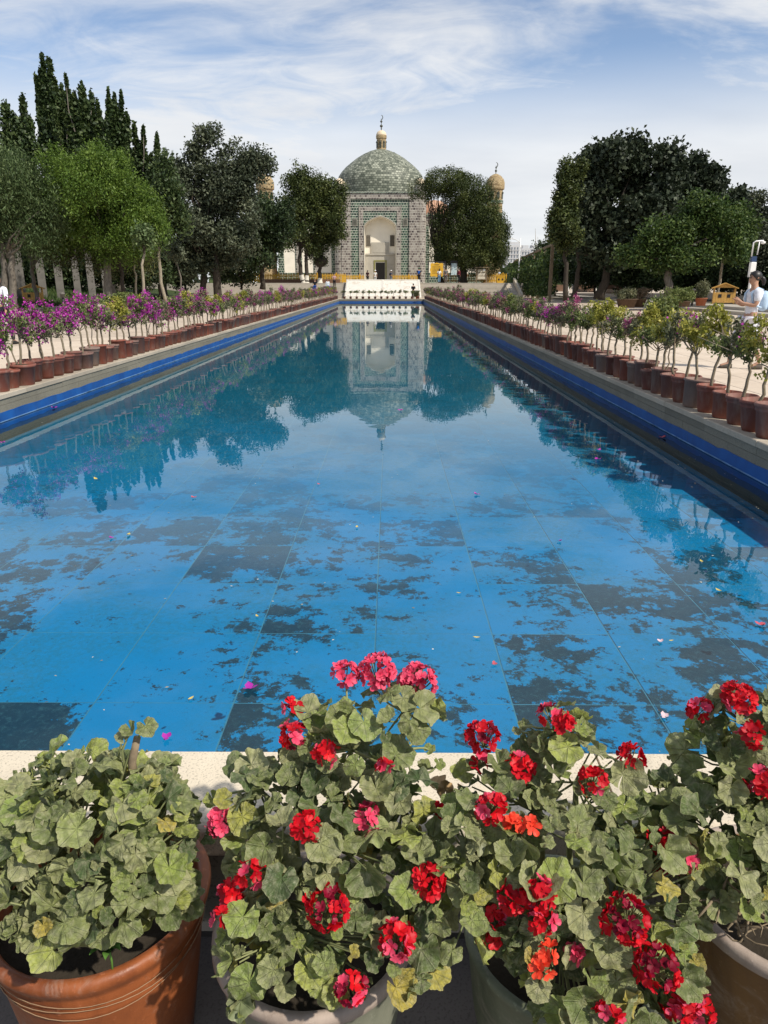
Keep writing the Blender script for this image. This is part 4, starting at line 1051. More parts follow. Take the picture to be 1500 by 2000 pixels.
# crowns
def boug_variant(kind, bract, nl, nb, seed, size=1.0, base_h=0.62):
    g = np.random.default_rng(seed)
    blobs = []
    c0 = np.array((g.normal() * .03, g.normal() * .03, base_h + 0.20 * size))
    for k in range(6):
        d = g.normal(size=3) * np.array((0.13, 0.13, 0.085)) * size
        rr = g.uniform(0.09, 0.165) * size
        blobs.append((*(c0 + d), rr * 1.1, rr * 1.1, rr))
    me, cc = crown_mesh('foliage', blobs, int(nl * 1.7) // 9, 9, 0.034, 0.0255, BL[kind], g, shell=0.35, elong=1.7, up=0.3, lumpn=7)
    fl = None
    if nb:
        nb = int(nb * 1.7)
        pts = blob_pts(blobs, nb // 7 * 3, g, 0.85)
        # flowers gather in bunches on the sunny outside
        cent = pts[g.choice(len(pts), max(3, nb // 24))]; cent = cent + np.array((0, 0, .02))
        C = np.repeat(cent, nb // len(cent) + 1, 0)[:nb]; C = C + g.normal(size=C.shape) * 0.035
        V, F = leaf_quads(C, 0.0185, g, 0.3, 1.25)
        fl = mesh('flower', V, F, BR[bract], tint=np.repeat(g.random(nb), 4))
    # stem: bent trunk and a few branches
    m = MB()
    lean = g.normal(size=2) * 0.035
    p0 = np.array((0, 0, 0.24)); p1 = np.array((lean[0], lean[1], base_h + 0.02))
    two = g.random() < 0.25
    m.tube(limb_pts(p0, p1, g, 6, 0.035), [0.021, .0185, .0175, .0165, .016, .0165, .0155], 7)
    for k in range(9):
        b = blobs[g.integers(len(blobs))]
        m.tube(limb_pts(p1 - (p1 - p0) * g.uniform(0, .15), np.array(b[:3]) + g.normal(size=3) * .05, g, 4, 0.10), [0.0085, .007, .006, .005, .003], 5)
    if two:
        m.tube(limb_pts(p0 + np.array((.03, .01, 0)), p1 + np.array((.06, .0, .03)), g, 5, 0.05), [.012, .011, .010, .009, .008, .007], 6)
    st = mesh('stem', m.v, m.f, M['stem'], True)
    return st, me, fl
VAR = {}
spec = {'magenta': ('green', 'magenta', 400, 400, 1.06), 'mixed': ('dust', 'magenta', 420, 150, .95), 'yellow': ('yellow', None, 620, 0, .98), 'green': ('green', None, 600, 0, .95),
        'dry': ('dry', 'pink', 380, 120, .92), 'dusty': ('dust', 'magenta', 540, 24, .95), 'pinkish': ('dust', 'pink', 460, 240, .98), 'greenflower': ('green', 'magenta', 560, 40, .95)}
for ki, (k, (lf, br, nl, nb, sz)) in enumerate(spec.items()):
    VAR[k] = [boug_variant(lf, br, nl, nb, 200 + ki * 10 + j, sz, 0.70 if k != 'magenta' else 0.71) for j in range(4)]
LOOK = {'magenta': 'magenta flowered bougainvillea', 'mixed': 'half magenta dusty bougainvillea', 'yellow': 'yellow leaved bougainvillea', 'green': 'plain green bougainvillea', 'dry': 'dry brown pink bougainvillea',
        'dusty': 'dusty green bougainvillea with few flowers', 'pinkish': 'faded pink bougainvillea', 'greenflower': 'green bougainvillea with one magenta cluster'}
ONES = ['', 'first', 'second', 'third', 'fourth', 'fifth', 'sixth', 'seventh', 'eighth', 'ninth', 'tenth', 'eleventh', 'twelfth', 'thirteenth', 'fourteenth', 'fifteenth', 'sixteenth', 'seventeenth', 'eighteenth', 'nineteenth']
TENS = ['', '', 'twenty', 'thirty', 'forty', 'fifty', 'sixty', 'seventy', 'eighty', 'ninety']
def ordinal(n):
    if n < 20: return ONES[n]
    if n < 100:
        return TENS[n // 10][:-1] + 'ieth' if n % 10 == 0 else TENS[n // 10] + '-' + ONES[n % 10]
    return 'hundredth' if n == 100 else 'hundred and ' + ordinal(n - 100)
def potted(kind, x, y, label, group, scale, rz, g, stout=False):
    root = empty('potted_bougainvillea', (x, y, 0.002), rz, label, 'potted plant', group)
    pm = pot_meshes[g.integers(5)]
    s_ = g.uniform(0.92, 1.08)
    p_ = link('pot', pm, root, rot=(g.normal() * .02, g.normal() * .02, 0), scale=(s_, s_, s_ * g.uniform(1.0, 1.14)))
    link('soil', soil_a, p_)
    st, fo, fl = VAR[kind][g.integers(4)]
    hs_ = (scale * .90, scale * .90, scale * g.uniform(.90, 1.13))
    link('stem', st, root, scale=(1, 1, hs_[2])); link('foliage', fo, root, scale=hs_)
    if fl: tag(link('flower', fl, root, scale=hs_), kind='stuff')
    return root
g = np.random.default_rng(17)
def row(side):
    out = []
    if side == 'left':
        y = 10.0; x0 = XL - 0.195
        near = ['magenta', 'greenflower', 'magenta', 'magenta', 'mixed', 'magenta', 'mixed', 'magenta', 'magenta', 'magenta', 'magenta', 'mixed', 'yellow', 'yellow', 'magenta', 'mixed', 'magenta', 'magenta', 'yellow', 'magenta', 'magenta', 'dusty', 'pinkish', 'magenta', 'dusty', 'mixed', 'yellow', 'pinkish']
        pool_ = ['magenta', 'mixed', 'yellow', 'pinkish', 'dusty', 'mixed', 'dry', 'dusty', 'green', 'pinkish', 'yellow']
    else:
        y = 6.9; x0 = XR + 0.195
        near = ['yellow', 'yellow', 'greenflower', 'dusty', 'yellow', 'yellow', 'dusty', 'yellow', 'dusty', 'greenflower', 'yellow', 'dusty', 'dry', 'green', 'dusty', 'yellow', 'yellow', 'yellow', 'greenflower', 'green', 'greenflower', 'dusty', 'dry', 'pinkish', 'pinkish', 'mixed', 'pinkish', 'mixed', 'mixed', 'dusty', 'mixed', 'yellow']
        pool_ = ['dusty', 'dry', 'green', 'pinkish', 'dusty', 'mixed', 'yellow', 'dusty', 'pinkish', 'green']
    k = 0
    while y < 77.2:
        kind = near[k] if k < len(near) else pool_[g.integers(len(pool_))]
        potted(kind, x0 + g.normal() * 0.012, y, '%s, %s from the near end, %s row' % (LOOK[kind], ordinal(k + 1), side), 'potted bougainvilleas along the %s pool edge' % side,
               g.uniform(.95, 1.12) * (0.90 if side == 'left' else 0.88), g.uniform(0, 6.28), g)
        k += 1; y += (0.375 if y < 30 else 0.375 + (y - 30) * .0058) + g.uniform(-0.03, 0.03)
    return k
nL, nR = row('left'), row('right')
# short plants along the far end
for k in range(13):
    x = XL + 0.55 + k * (XR - XL - 1.1) / 12
    root = empty('potted_rose', (x, Y1 + 0.2, 0.002), g.uniform(0, 6), '%s small green plant from the left along the far pool end' % ordinal(k + 1), 'potted plant', 'small plants along the far pool end')
    s_ = 0.62
    p_ = link('pot', pot_meshes[k % 5], root, scale=(.85, .85, .8)); link('soil', soil_a, p_)
    st, fo, fl = VAR['greenflower' if k % 3 else 'dusty'][k % 4]
    link('stem', st, root, scale=(1, 1, .8)); link('foliage', fo, root, scale=(.95, .95, .8))

# ------------------------------------------------------------------ furniture of the place
M['pine'] = plain('yellow_pine', (0.62, 0.36, 0.10), 0.6, 0.3, 0.15, 5)
M['pine_dark'] = plain('brown_timber', (0.16, 0.085, 0.05), 0.7, 0.3, 0.2, 5)
M['yellowfence'] = plain('yellow_fence_paint', (0.58, 0.33, 0.03), 0.6, 0.3, 0.15, 3)
M['black'] = plain('black_paint', (0.02, 0.02, 0.022), 0.6)
M['white'] = plain('white_paint', (0.78, 0.78, 0.76), 0.5, 0.4, 0.05)
M['concrete'] = plain('grey_concrete', (0.15, 0.14, 0.125), 0.9, 0.2, 0.18, 2.0, bump=0.01)
def wooden_bin(x, y, z, s, rz, label):
    root = empty('litter_bin', (x, y, z), rz, label, 'litter bin')
    w, d, h = 0.62 * s, 0.42 * s, 0.68 * s
    n = 8
    for k in range(n):
        x0 = -w + 2 * w * k / n
        MB().box(x0 + .004, x0 + 2 * w / n - .004, -d, -d + .025, 0.08 * s, h).obj('front_board', M['pine'], root)
    MB().box(-w + .003, -w + .028, -d + .026, d, .08 * s, h).box(w - .028, w - .003, -d + .026, d, .08 * s, h).obj('side_board', M['pine'], root)
    MB().box(-w + .03, w - .03, -d + .03, d - .03, .1 * s, h - .03).obj('liner', M['black'], root)
    for sx in (-1, 1):
        for sy in (-1, 1):
            MB().box(sx * (w - .04) - .035, sx * (w - .04) + .035, sy * (d - .05) - .035, sy * (d - .05) + .035, 0, h + .30 * s).obj('post', M['pine'], root)
    for sx in (-1, 1):
        MB().beam((sx * (w + .1) * 0.5 + sx * .03, 0, h + .42 * s), (sx * (w + .1) * .5 + sx * .04, .001, h + .42 * s), .01, .01)
        m = MB(); e = w + .12
        V = [(0, -d - .1, h + .56 * s), (sx * e, -d - .1, h + .26 * s), (sx * e, d + .1, h + .26 * s), (0, d + .1, h + .56 * s)]
        V += [(a, b, c - .05) for a, b, c in V]
        m.add(V, [(0, 1, 2, 3), (7, 6, 5, 4), (0, 4, 5, 1), (1, 5, 6, 2), (2, 6, 7, 3), (3, 7, 4, 0)]); m.obj('roof_panel', M['pine'], root)
    MB().add([(-w, -d + .03, h + .27 * s), (w, -d + .03, h + .27 * s), (0, -d + .03, h + .5 * s)], [(0, 1, 2)]).obj('gable', M['pine'], root)
    for sx in (-.4, .4):
        o = MB().box(sx * w - .09 * s, sx * w + .09 * s, -d - .012, -d, h * .55, h * .55 + .2 * s).obj('symbol_plate', M['black'], root)
        MB().lathe([(.055 * s, 0), (.055 * s, .008)], 3).obj('symbol', M['white'], o, loc=(sx * w, -d - .013, h * .55 + .1 * s), rot=(R(90), 0, 0))
    return root
q = P(1412, 590, 46); wooden_bin(q.x, 46, 0.29, 1.0, R(-20), 'yellow wooden litter bin with gabled roof beside the walking woman')
q = P(66, 590, 46); wooden_bin(q.x, 46, bank_z(q.x), 0.95, R(28), 'yellow wooden litter bin with gabled roof on the left bank')
# benches with slanted brown backs
for k, (px, Y, w) in enumerate(((1056, 93, 1.7), (1092, 84, 2.0), (1142, 74, 2.2), (1200, 65, 1.9))):
    q = P(px, 580, Y)
    root = empty('bench', (q.x, Y, 0.29 if q.x > RX + .9 else 0.13), R(-6), ['farthest', 'second farthest', 'second nearest', 'nearest'][k] + ' brown slanted back bench at the foot of the right shrubs', 'bench', 'brown benches on the right')
    for j in range(7):
        a = Vector((0, .42, .42)).lerp(Vector((0, .78, 1.12)), j / 7); b = Vector((0, .42, .42)).lerp(Vector((0, .78, 1.12)), (j + .94) / 7)
        MB().add([(-w / 2, a.y, a.z), (w / 2, a.y, a.z), (w / 2, b.y, b.z), (-w / 2, b.y, b.z), (-w / 2, a.y + .04, a.z), (w / 2, a.y + .04, a.z), (w / 2, b.y + .04, b.z), (-w / 2, b.y + .04, b.z)],
                 [(0, 1, 2, 3), (7, 6, 5, 4), (3, 2, 6, 7), (0, 4, 5, 1), (1, 5, 6, 2), (0, 3, 7, 4)]).obj('back_slat', M['pine_dark'], root)
    for j in range(4): MB().box(-w / 2, w / 2, -.06 + .12 * j, .05 + .12 * j, .40, .44).obj('seat_slat', M['pine_dark'], root)
    for sx in (-1, 1):
        MB().box(sx * (w / 2 + .04) - .03, sx * (w / 2 + .04) + .03, -.05, .45, 0, .43).beam((sx * (w / 2 + .04), .42, .3), (sx * (w / 2 + .04), .80, 1.16), .06, .09).obj('end_frame', M['white'], root)
# grey pillars on the left
for k, (px, Y, w) in enumerate(((36, 48, 21), (81, 52, 14), (115, 52, 14), (149, 56, 12), (177, 56, 13), (204, 60, 10), (-10, 46, 20))):
    q = P(px, 545, Y); hw_ = w * mpp(Y) / 2; z0 = bank_z(q.x)
    root = empty('concrete_pillar', (q.x, Y, z0 - .05), R(25), ['thickest', 'second', 'third', 'fourth', 'fifth', 'sixth and thinnest', 'half hidden leftmost'][k] + ' grey concrete pillar in the row behind the left trees', 'pillar', 'grey pillars behind the left trees')
    MB().box(-hw_, hw_, -hw_, hw_, 0, 2.3, .02).obj('shaft', M['concrete'], root)
    MB().box(-hw_ * 1.06, hw_ * 1.06, -hw_ * 1.06, hw_ * 1.06, 2.31, 2.40, .02).obj('joint_band', M['concrete'], root)
    MB().box(-hw_ * .96, hw_ * .96, -hw_ * .96, hw_ * .96, 2.41, 4.6, .02).obj('upper_shaft', M['concrete'], root)
# planters with shrubs
def tub(px, py, Y, r, h, z, label, mat, lm, hh, rad, seed, name='planted_tub'):
    q = P(px, py, Y); g2 = np.random.default_rng(seed)
    root = empty(name, (q.x, Y, z), 0, label, 'planter')
    p_ = MB().lathe([(0, 0.01), (r * .72, 0), (r * .95, h * .9), (r * 1.05, h * .92), (r * 1.05, h), (r * .9, h), (r * .88, h * .85), (0, h * .86)], 20).obj('tub', mat, root, True)
    me, cc = crown_mesh('foliage', [(g2.normal() * rad * .3, g2.normal() * rad * .3, h + hh * .5, rad * .7, rad * .7, hh * .5) for _ in range(4)], 90, 26, 0.09, 0.055, BL[lm], g2)
    link('foliage', me, root)
    m = MB()
    for c in cc[:10]: m.tube(limb_pts((0, 0, h * .85), c, g2, 3, .1), [.02, .015, .01, .006], 5)
    m.obj('stem', M['stem'], root, True)
    return root
M['terra'] = plain('terracotta', (0.36, 0.12, 0.06), 0.75, 0.3, 0.15, 5)
M['browntub'] = plain('brown_tub', (0.11, 0.07, 0.045), 0.7, 0.3, 0.2, 5)
tub(1224, 590, 44, .62, .5, .13, 'large brown tub with dusty shrub left of its twin on the right steps', M['browntub'], 'dust', .5, .7, 1)
tub(1243, 590, 45, .6, .5, .13, 'large brown tub with dusty shrub right of its twin on the right steps', M['browntub'], 'dry', .55, .7, 2)
tub(1321, 590, 41, .48, .36, .29, 'broad brown bowl of green leaves under the pale forked trunk', M['browntub'], 'green', .55, .6, 3)
tub(1336, 592, 40, .36, .3, .29, 'smaller brown bowl of green leaves beside the broad one', M['browntub'], 'green', .42, .45, 4)
tub(1369, 590, 42, .33, .42, .29, 'orange terracotta pot with upright plant left of the right bin', M['terra'], 'dust', .85, .34, 5)
tub(231, 588, 36, .5, .45, .1, 'brown tub with dark shrub beyond the left bougainvilleas', M['browntub'], 'green', .4, .6, 6)
tub(252, 588, 37, .5, .42, .1, 'second brown tub with dark shrub, right of its neighbour on the left', M['browntub'], 'green', .4, .6, 7)
tub(815, 583, 79.4, .22, .3, ZP, 'little pot at the right corner of the far pool end', M['terra'], 'dust', .4, .3, 8)
tub(1296, 610, 22, .25, .3, ZP, 'tall leafy dark green bush standing behind the right pot row', M['browntub'], 'green', .75, .5, 9, 'potted_bush')
# picket fences: panels of yellow pickets too thin to pick apart
def fence(x0, x1, y, z, h, label, mat):
    root = empty('picket_fence', ((x0 + x1) / 2, y, z), 0, label, 'fence'); L = x1 - x0
    m = MB(); n = int(L / 0.2)
    for k in range(n):
        x = -L / 2 + L * (k + .5) / n
        m.add([(x - .055, 0, .1), (x + .055, 0, .1), (x + .055, 0, h - .08), (x, 0, h), (x - .055, 0, h - .08), (x - .055, .03, .1), (x + .055, .03, .1), (x + .055, .03, h - .08), (x, .03, h), (x - .055, .03, h - .08)],
              [(0, 1, 2, 3, 4), (9, 8, 7, 6, 5), (1, 6, 7, 2), (2, 7, 8, 3), (3, 8, 9, 4), (4, 9, 5, 0)])
    tag(m.obj('picket_field', mat, root), kind='stuff')
    for zz2 in (.28, h - .28): MB().box(-L / 2, L / 2, .031, .08, zz2 - .05, zz2 + .05).obj('rail', mat, root)
    for k in range(int(L / 2.4) + 1):
        x = -L / 2 + 2.4 * k
        MB().box(x - .07, x + .07, .0815, .2, 0, h + .1).obj('post', mat, root)
fence(P(470, 550, 94).x, P(676, 550, 94).x, 94, ZT, 1.15, 'yellow picket fence on the terrace left of the portal', M['yellowfence'])
fence(P(764, 550, 102).x, P(816, 550, 102).x, 102, ZT, 1.1, 'short yellow picket fence in front of the portal, right of the door', M['yellowfence'])
fence(P(668, 550, 102).x, P(712, 550, 102).x, 102, ZT, 1.1, 'short yellow picket fence in front of the portal, left of the door', M['yellowfence'])
fence(P(868, 550, 93).x, P(990, 550, 93).x, 93, ZT, 1.15, 'yellow picket fence on the terrace under the arched tree', M['yellowfence'])
# low retaining wall behind the stairs
tag(MB().box(P(498, 552, 89).x, P(660, 552, 89).x, 92.4, 93.0, ZT, ZT + .45, .02).obj('low_wall', M['pine_dark']), 'low dark wall at the top of the left stairs', 'wall')
# signs
M['gold'] = plain('golden_sign', (0.66, 0.38, 0.03), 0.5, 0.4, 0.06)
M['ink'] = plain('sign_ink', (0.16, 0.09, 0.02), 0.7)
def rnd_sign():
    Y = 89; q = P(852.5, 553, Y); k = mpp(Y, 2)
    root = empty('notice_sign', (q.x, Y, ZT), 0, 'golden scalloped notice board in black frame right of the portal', 'sign')
    zc = P(852, 527, Y).z - ZT
    V = []
    for j in range(40):
        a = 2 * math.pi * j / 40; rr = 0.80 * (1 + .06 * math.cos(8 * a)) * (abs(math.cos(a)) ** 6 + abs(math.sin(a)) ** 6) ** (-1 / 6) * .95
        V.append((rr * math.cos(a), 0, zc + rr * math.sin(a) * 1.0))
    V += [(x, .05, z) for x, y, z in V]
    link('board', mesh('board', V, [tuple(range(40)), tuple(range(79, 39, -1))] + [(j, 40 + j, 40 + (j + 1) % 40, (j + 1) % 40) for j in range(40)], M['gold']), root)
    m = MB(); rr_ = random.Random(4)
    m.box(-.28, .28, -.012, -.002, zc + .52, zc + .60)
    for j in range(6):
        x = -.5
        while x < .45:
            w = rr_.uniform(.05, .16); m.box(x, min(.5, x + w), -.010, -.002, zc + .34 - .15 * j, zc + .40 - .15 * j); x += w + .05
    m.obj('lettering', M['ink'], root)
    for sx in (-1, 1): MB().box(sx * 1.0 - .05, sx * 1.0 + .05, .05, .15, 0, zc + 1.0).obj('post', M['black'], root)
    MB().box(-1.05, 1.05, .055, .13, zc + .86, zc + .94).obj('crossbar', M['black'], root)
rnd_sign()
M['paleblue'] = plain('pale_blue_print', (0.42, 0.52, 0.54), 0.5, 0.4, 0.2, 2)
Y = 89; q = P(886, 553, Y)
root = empty('map_board', (q.x, Y, ZT), R(8), 'pale blue map board in black frame beside golden sign', 'sign')
MB().box(-.32, .32, 0, .06, .9, 2.2).obj('board', M['paleblue'], root); MB().box(-.42, .42, .02, .10, 2.25, 2.5).obj('header', M['black'], root)
for sx in (-1, 1): MB().box(sx * .4 - .04, sx * .4 + .04, .02, .09, 0, 2.3).obj('post', M['black'], root)
Y = 89.2; q = P(940, 553, Y)
root = empty('info_board', (q.x, Y, ZT), 0, 'roofed wooden information board in front of the arched tree', 'sign')
M['weathered'] = plain('weathered_wood', (0.22, 0.17, 0.11), 0.85, 0.2, 0.2, 3); M['paper'] = plain('paper_notice', (0.55, 0.50, 0.40), 0.8, 0.2, 0.08)
MB().box(-.55, .55, 0, .06, .35, 1.6).obj('board', M['weathered'], root)
for j in range(3): MB().box(-.45, .42, -.012, -.002, .45 + .38 * j, .75 + .38 * j).obj('notice', M['paper'], root)
MB().box(.18, .4, -.03, -.013, 1.35, 1.6).obj('white_card', M['white'], root)
for sx in (-1, 1): MB().box(sx * .62 - .05, sx * .62 + .05, .0, .1, 0, 1.7).obj('post', M['weathered'], root)
MB().box(-.85, .85, -.2, .3, 1.7, 1.8, .03).obj('roof', M['weathered'], root)
Y = 90; q = P(977, 553, Y)
root = empty('recycling_bin', (q.x, Y, ZT), 0, 'yellow twin recycling bin at the top of the ramp', 'litter bin')
MB().box(-.45, .45, -.2, .25, 0, .72, .02).obj('body', M['yellowfence'], root)
for sx in (-1, 1): MB().box(sx * .22 - .1, sx * .22 + .1, -.215, -.2, .3, .52).obj('symbol_plate', M['black'], root)
MB().box(-.5, .5, -.24, .28, .72, .78, .02).obj('lid', M['yellowfence'], root)
# lamp post
Y = 95; q = P(1012, 548, Y)
root = empty('street_lamp', (q.x, Y, 0), 0, 'thin white street lamp post with one arm right of the arched tree', 'street lamp')
zt = P(1012, 465, Y).z
MB().tube([(0, 0, 0), (0, 0, zt * .5), (0, 0, zt)], [.11, .09, .06], 8).obj('pole', M['white'], root, True)
MB().tube([(0, 0, zt - .5), (-.5, 0, zt - .2), (-1.1, 0, zt - .05)], [.05, .04, .04], 6).obj('arm', M['white'], root, True)
MB().box(-1.6, -.9, -.1, .1, zt - .12, zt - .02, .02).obj('lamp_head', M['white'], root)
# camera and speaker post by the right edge
Y = 32; q = P(1464, 560, Y)
root = empty('camera_post', (q.x, Y, .29), 0, 'white surveillance post with solar panel behind the walking woman', 'camera post')
k = mpp(Y, 3); zz2 = lambda py: P(1464, py, Y).z - .29
MB().tube([(0, 0, 0), (0, 0, zz2(505))], .06, 10).obj('pole', M['white'], root, True)
MB().box(-.11, .11, -.09, .09, zz2(541), zz2(512), .02).obj('cabinet', M['white'], root)
MB().box(-.085, .085, -.10, -.09, zz2(540), zz2(531), .0).obj('cabinet_plate', M['concrete'], root)
MB().box(-.10, .10, -.07, .07, zz2(511), zz2(501), .01).obj('solar_panel', plain('solar_blue', (.02, .05, .13), .3, .6), root)
MB().tube([(-.1, 0, zz2(501)), (-.1, 0, zz2(474)), (.0, 0, zz2(471)), (.30, 0, zz2(470))], .03, 6).tube([(.12, 0, zz2(498)), (.14, 0, zz2(472))], .025, 6).obj('mast', M['white'], root, True)
MB().lathe([(.0, -.1), (.08, -.08), (.09, 0), (0, .02)], 10).obj('camera_dome', M['white'], root, True, loc=(.30, 0, zz2(472)))
# small garden lamps
for px, Y, lab, z in ((122, 40, 'black garden bollard lamp on the left bank', None), (1354, 42, 'dark garden bollard lamp left of the orange pot', .29), (1043, 88, 'black garden lamp at the foot of the ramp', .29)):
    q = P(px, 575, Y); z = bank_z(q.x) if z is None else z
    root = empty('bollard_lamp', (q.x, Y, z), 0, lab, 'garden lamp')
    MB().tube([(0, 0, 0), (0, 0, .65)], .06, 8).obj('stem', M['black'], root, True)
    MB().lathe([(0, .65), (.12, .66), (.12, .82), (.16, .84), (.04, .93), (0, .93)], 12).obj('head', M['concrete'], root, True)
# vine covered pergola right of the arched tree
V0 = P(1075, 548, 66); V1 = P(1003, 548, 112)
root = empty('vine_pergola', (V0.x, 66, .0), 0, 'long pergola wall covered with green vines leading to the far right', 'pergola')
m = MB(); g2 = np.random.default_rng(9); C = []
for k in range(10):
    f = k / 9; x = V0.x * (1 - f) + V1.x * f; y = 66 * (1 - f) + 112 * f
    MB().box(x - .13, x + .13, y - .13, y + .13, 0, 4.7).obj('post', M['pine'] if False else M['weathered'], root, loc=-root.location)
a = (V0.x, 66, 4.7); b2 = (V1.x, 112, 4.7)
MB().beam(a, b2, .2, .2).obj('beam', M['weathered'], root, loc=-root.location)
n = 15000; f = g2.random(n)
C = np.stack([V0.x * (1 - f) + V1.x * f + g2.normal(size=n) * .35, 66 * (1 - f) + 112 * f, .3 + 4.2 * g2.random(n) ** .8 * (0.85 + .15 * np.sin(f * 40))], 1)
V, F = leaf_quads(C, .15, g2, .2, 1.5)
link('vine', mesh('vine', V, F, L_['mid'], tint=np.repeat(np.clip(g2.random(n) * .9, 0, 1), 4)), root, -root.location)
n = 500
c = np.array(P(1088, 488, 90)); C = c + g2.normal(size=(n, 3)) * np.array((.9, .5, .5)); V, F = leaf_quads(C, .14, g2, .2, 1.5)
rt = empty('flowering_shrub', (c[0], 90, .29), 0, 'yellow flowering shrub top above the pergola vines', 'shrub')
link('foliage', mesh('foliage', V, F, BL['yellow'], tint=np.repeat(g2.random(n), 4)), rt, -rt.location)
MB().tube([(0, 0, 0), (.1, 0, 2), (0, 0, c[2] - .29)], [.1, .08, .04], 6).obj('trunk', M['bark_grey'], rt, True)
# bare reeds
rt = empty('bare_shrub', (P(1070, 540, 100).x, 100, 0), 0, 'bare twiggy brown tree tops beside the distant towers', 'shrub'); m = MB()
for k in range(16):
    x = g2.normal() * .9; m.tube(limb_pts((x * .3, 0, 0), (x, g2.normal() * .5, P(1066, g2.uniform(440, 480), 100).z), g2, 4, .02), [.09, .07, .06, .04, .015], 5)
m.obj('twig', M['bark_pale'], rt, True)
# distant apartment towers
M['tower'] = plain('pale_tower', (0.50, 0.51, 0.52), 0.9, 0.2, .04); M['glass'] = plain('dull_glass', (0.13, 0.16, 0.19), 0.3, 0.6)
for k, (p0, p1, py, Y, lab) in enumerate(((992, 1020, 479, 620, 'left one of the distant pale apartment towers'), (1019, 1036, 485, 640, 'middle one of the distant pale apartment towers'), (1036, 1062, 484, 660, 'right one of the distant pale apartment towers'))):
    a, b2 = P(p0, py, Y), P(p1, py, Y); w = b2.x - a.x; h = a.z
    root = empty('apartment_tower', ((a.x + b2.x) / 2, Y, 0), 0, lab, 'building', 'distant apartment towers')
    MB().box(-w / 2, w / 2, 0, 18, 0, h).box(-w / 3, w / 3, 2, 14, h, h + 2.5).obj('wall', M['tower'], root)
    n = int(w / 2.0)
    for j in range(n):
        x = -w / 2 + w * (j + .5) / n
        MB().box(x - .42, x + .42, -.25, -.02, 2, h - 1.5).obj('window_strip', M['glass'], root)
    for j in range(int(h / 3.2)):
        MB().box(-w / 2, w / 2, -.4, -.26, 3.2 * j + 2.2, 3.2 * j + 2.9).obj('floor_band', M['tower'], root)
# boundary: far low hills of trees to close the horizon
g2 = np.random.default_rng(12)
n = 9000
a = g2.uniform(-1.2, 1.2, n); rr = g2.uniform(230, 330, n)
C = np.stack([np.sin(a) * rr, np.cos(a) * rr, g2.random(n) * (7 + 2 * np.sin(a * 23) + 1.5 * np.sin(a * 51))], 1)
V, F = leaf_quads(C, 1.5, g2, .2, 1.4)
tag(link('far_treeline', mesh('far_treeline', V, F, L_['dark'], tint=np.repeat(g2.random(n), 4))), 'far dark line of trees along the horizon', 'treeline', kind='stuff')
# ------------------------------------------------------------------ people
def skin_obj(name, pts, edges, mat, parent, root=0, sub=1):
    """pts: list of (pos, rx, ry)"""
    me = bpy.data.meshes.new(name)
    me.from_pydata([tuple(p[0]) for p in pts], edges, []); me.update()
    me.materials.append(mat)
    o = link(name, me, parent)
    md = o.modifiers.new('skin', 'SKIN'); md.use_smooth_shade = True
    sv = me.skin_vertices[0].data
    for i, p in enumerate(pts): sv[i].radius = (p[1], p[2]); sv[i].use_root = (i == root)
    s = o.modifiers.new('sub', 'SUBSURF'); s.levels = sub; s.render_levels = sub
    return o
M['skin'] = plain('skin', (0.42, 0.24, 0.16), 0.6, 0.35, 0.05)
M['hair'] = plain('black_hair', (0.012, 0.010, 0.009), 0.45, 0.5)
CL = {}
def cloth(c):
    if c not in CL: CL[c] = plain('cloth_%d' % len(CL), c, 0.9, 0.15, 0.10, 9)
    return CL[c]
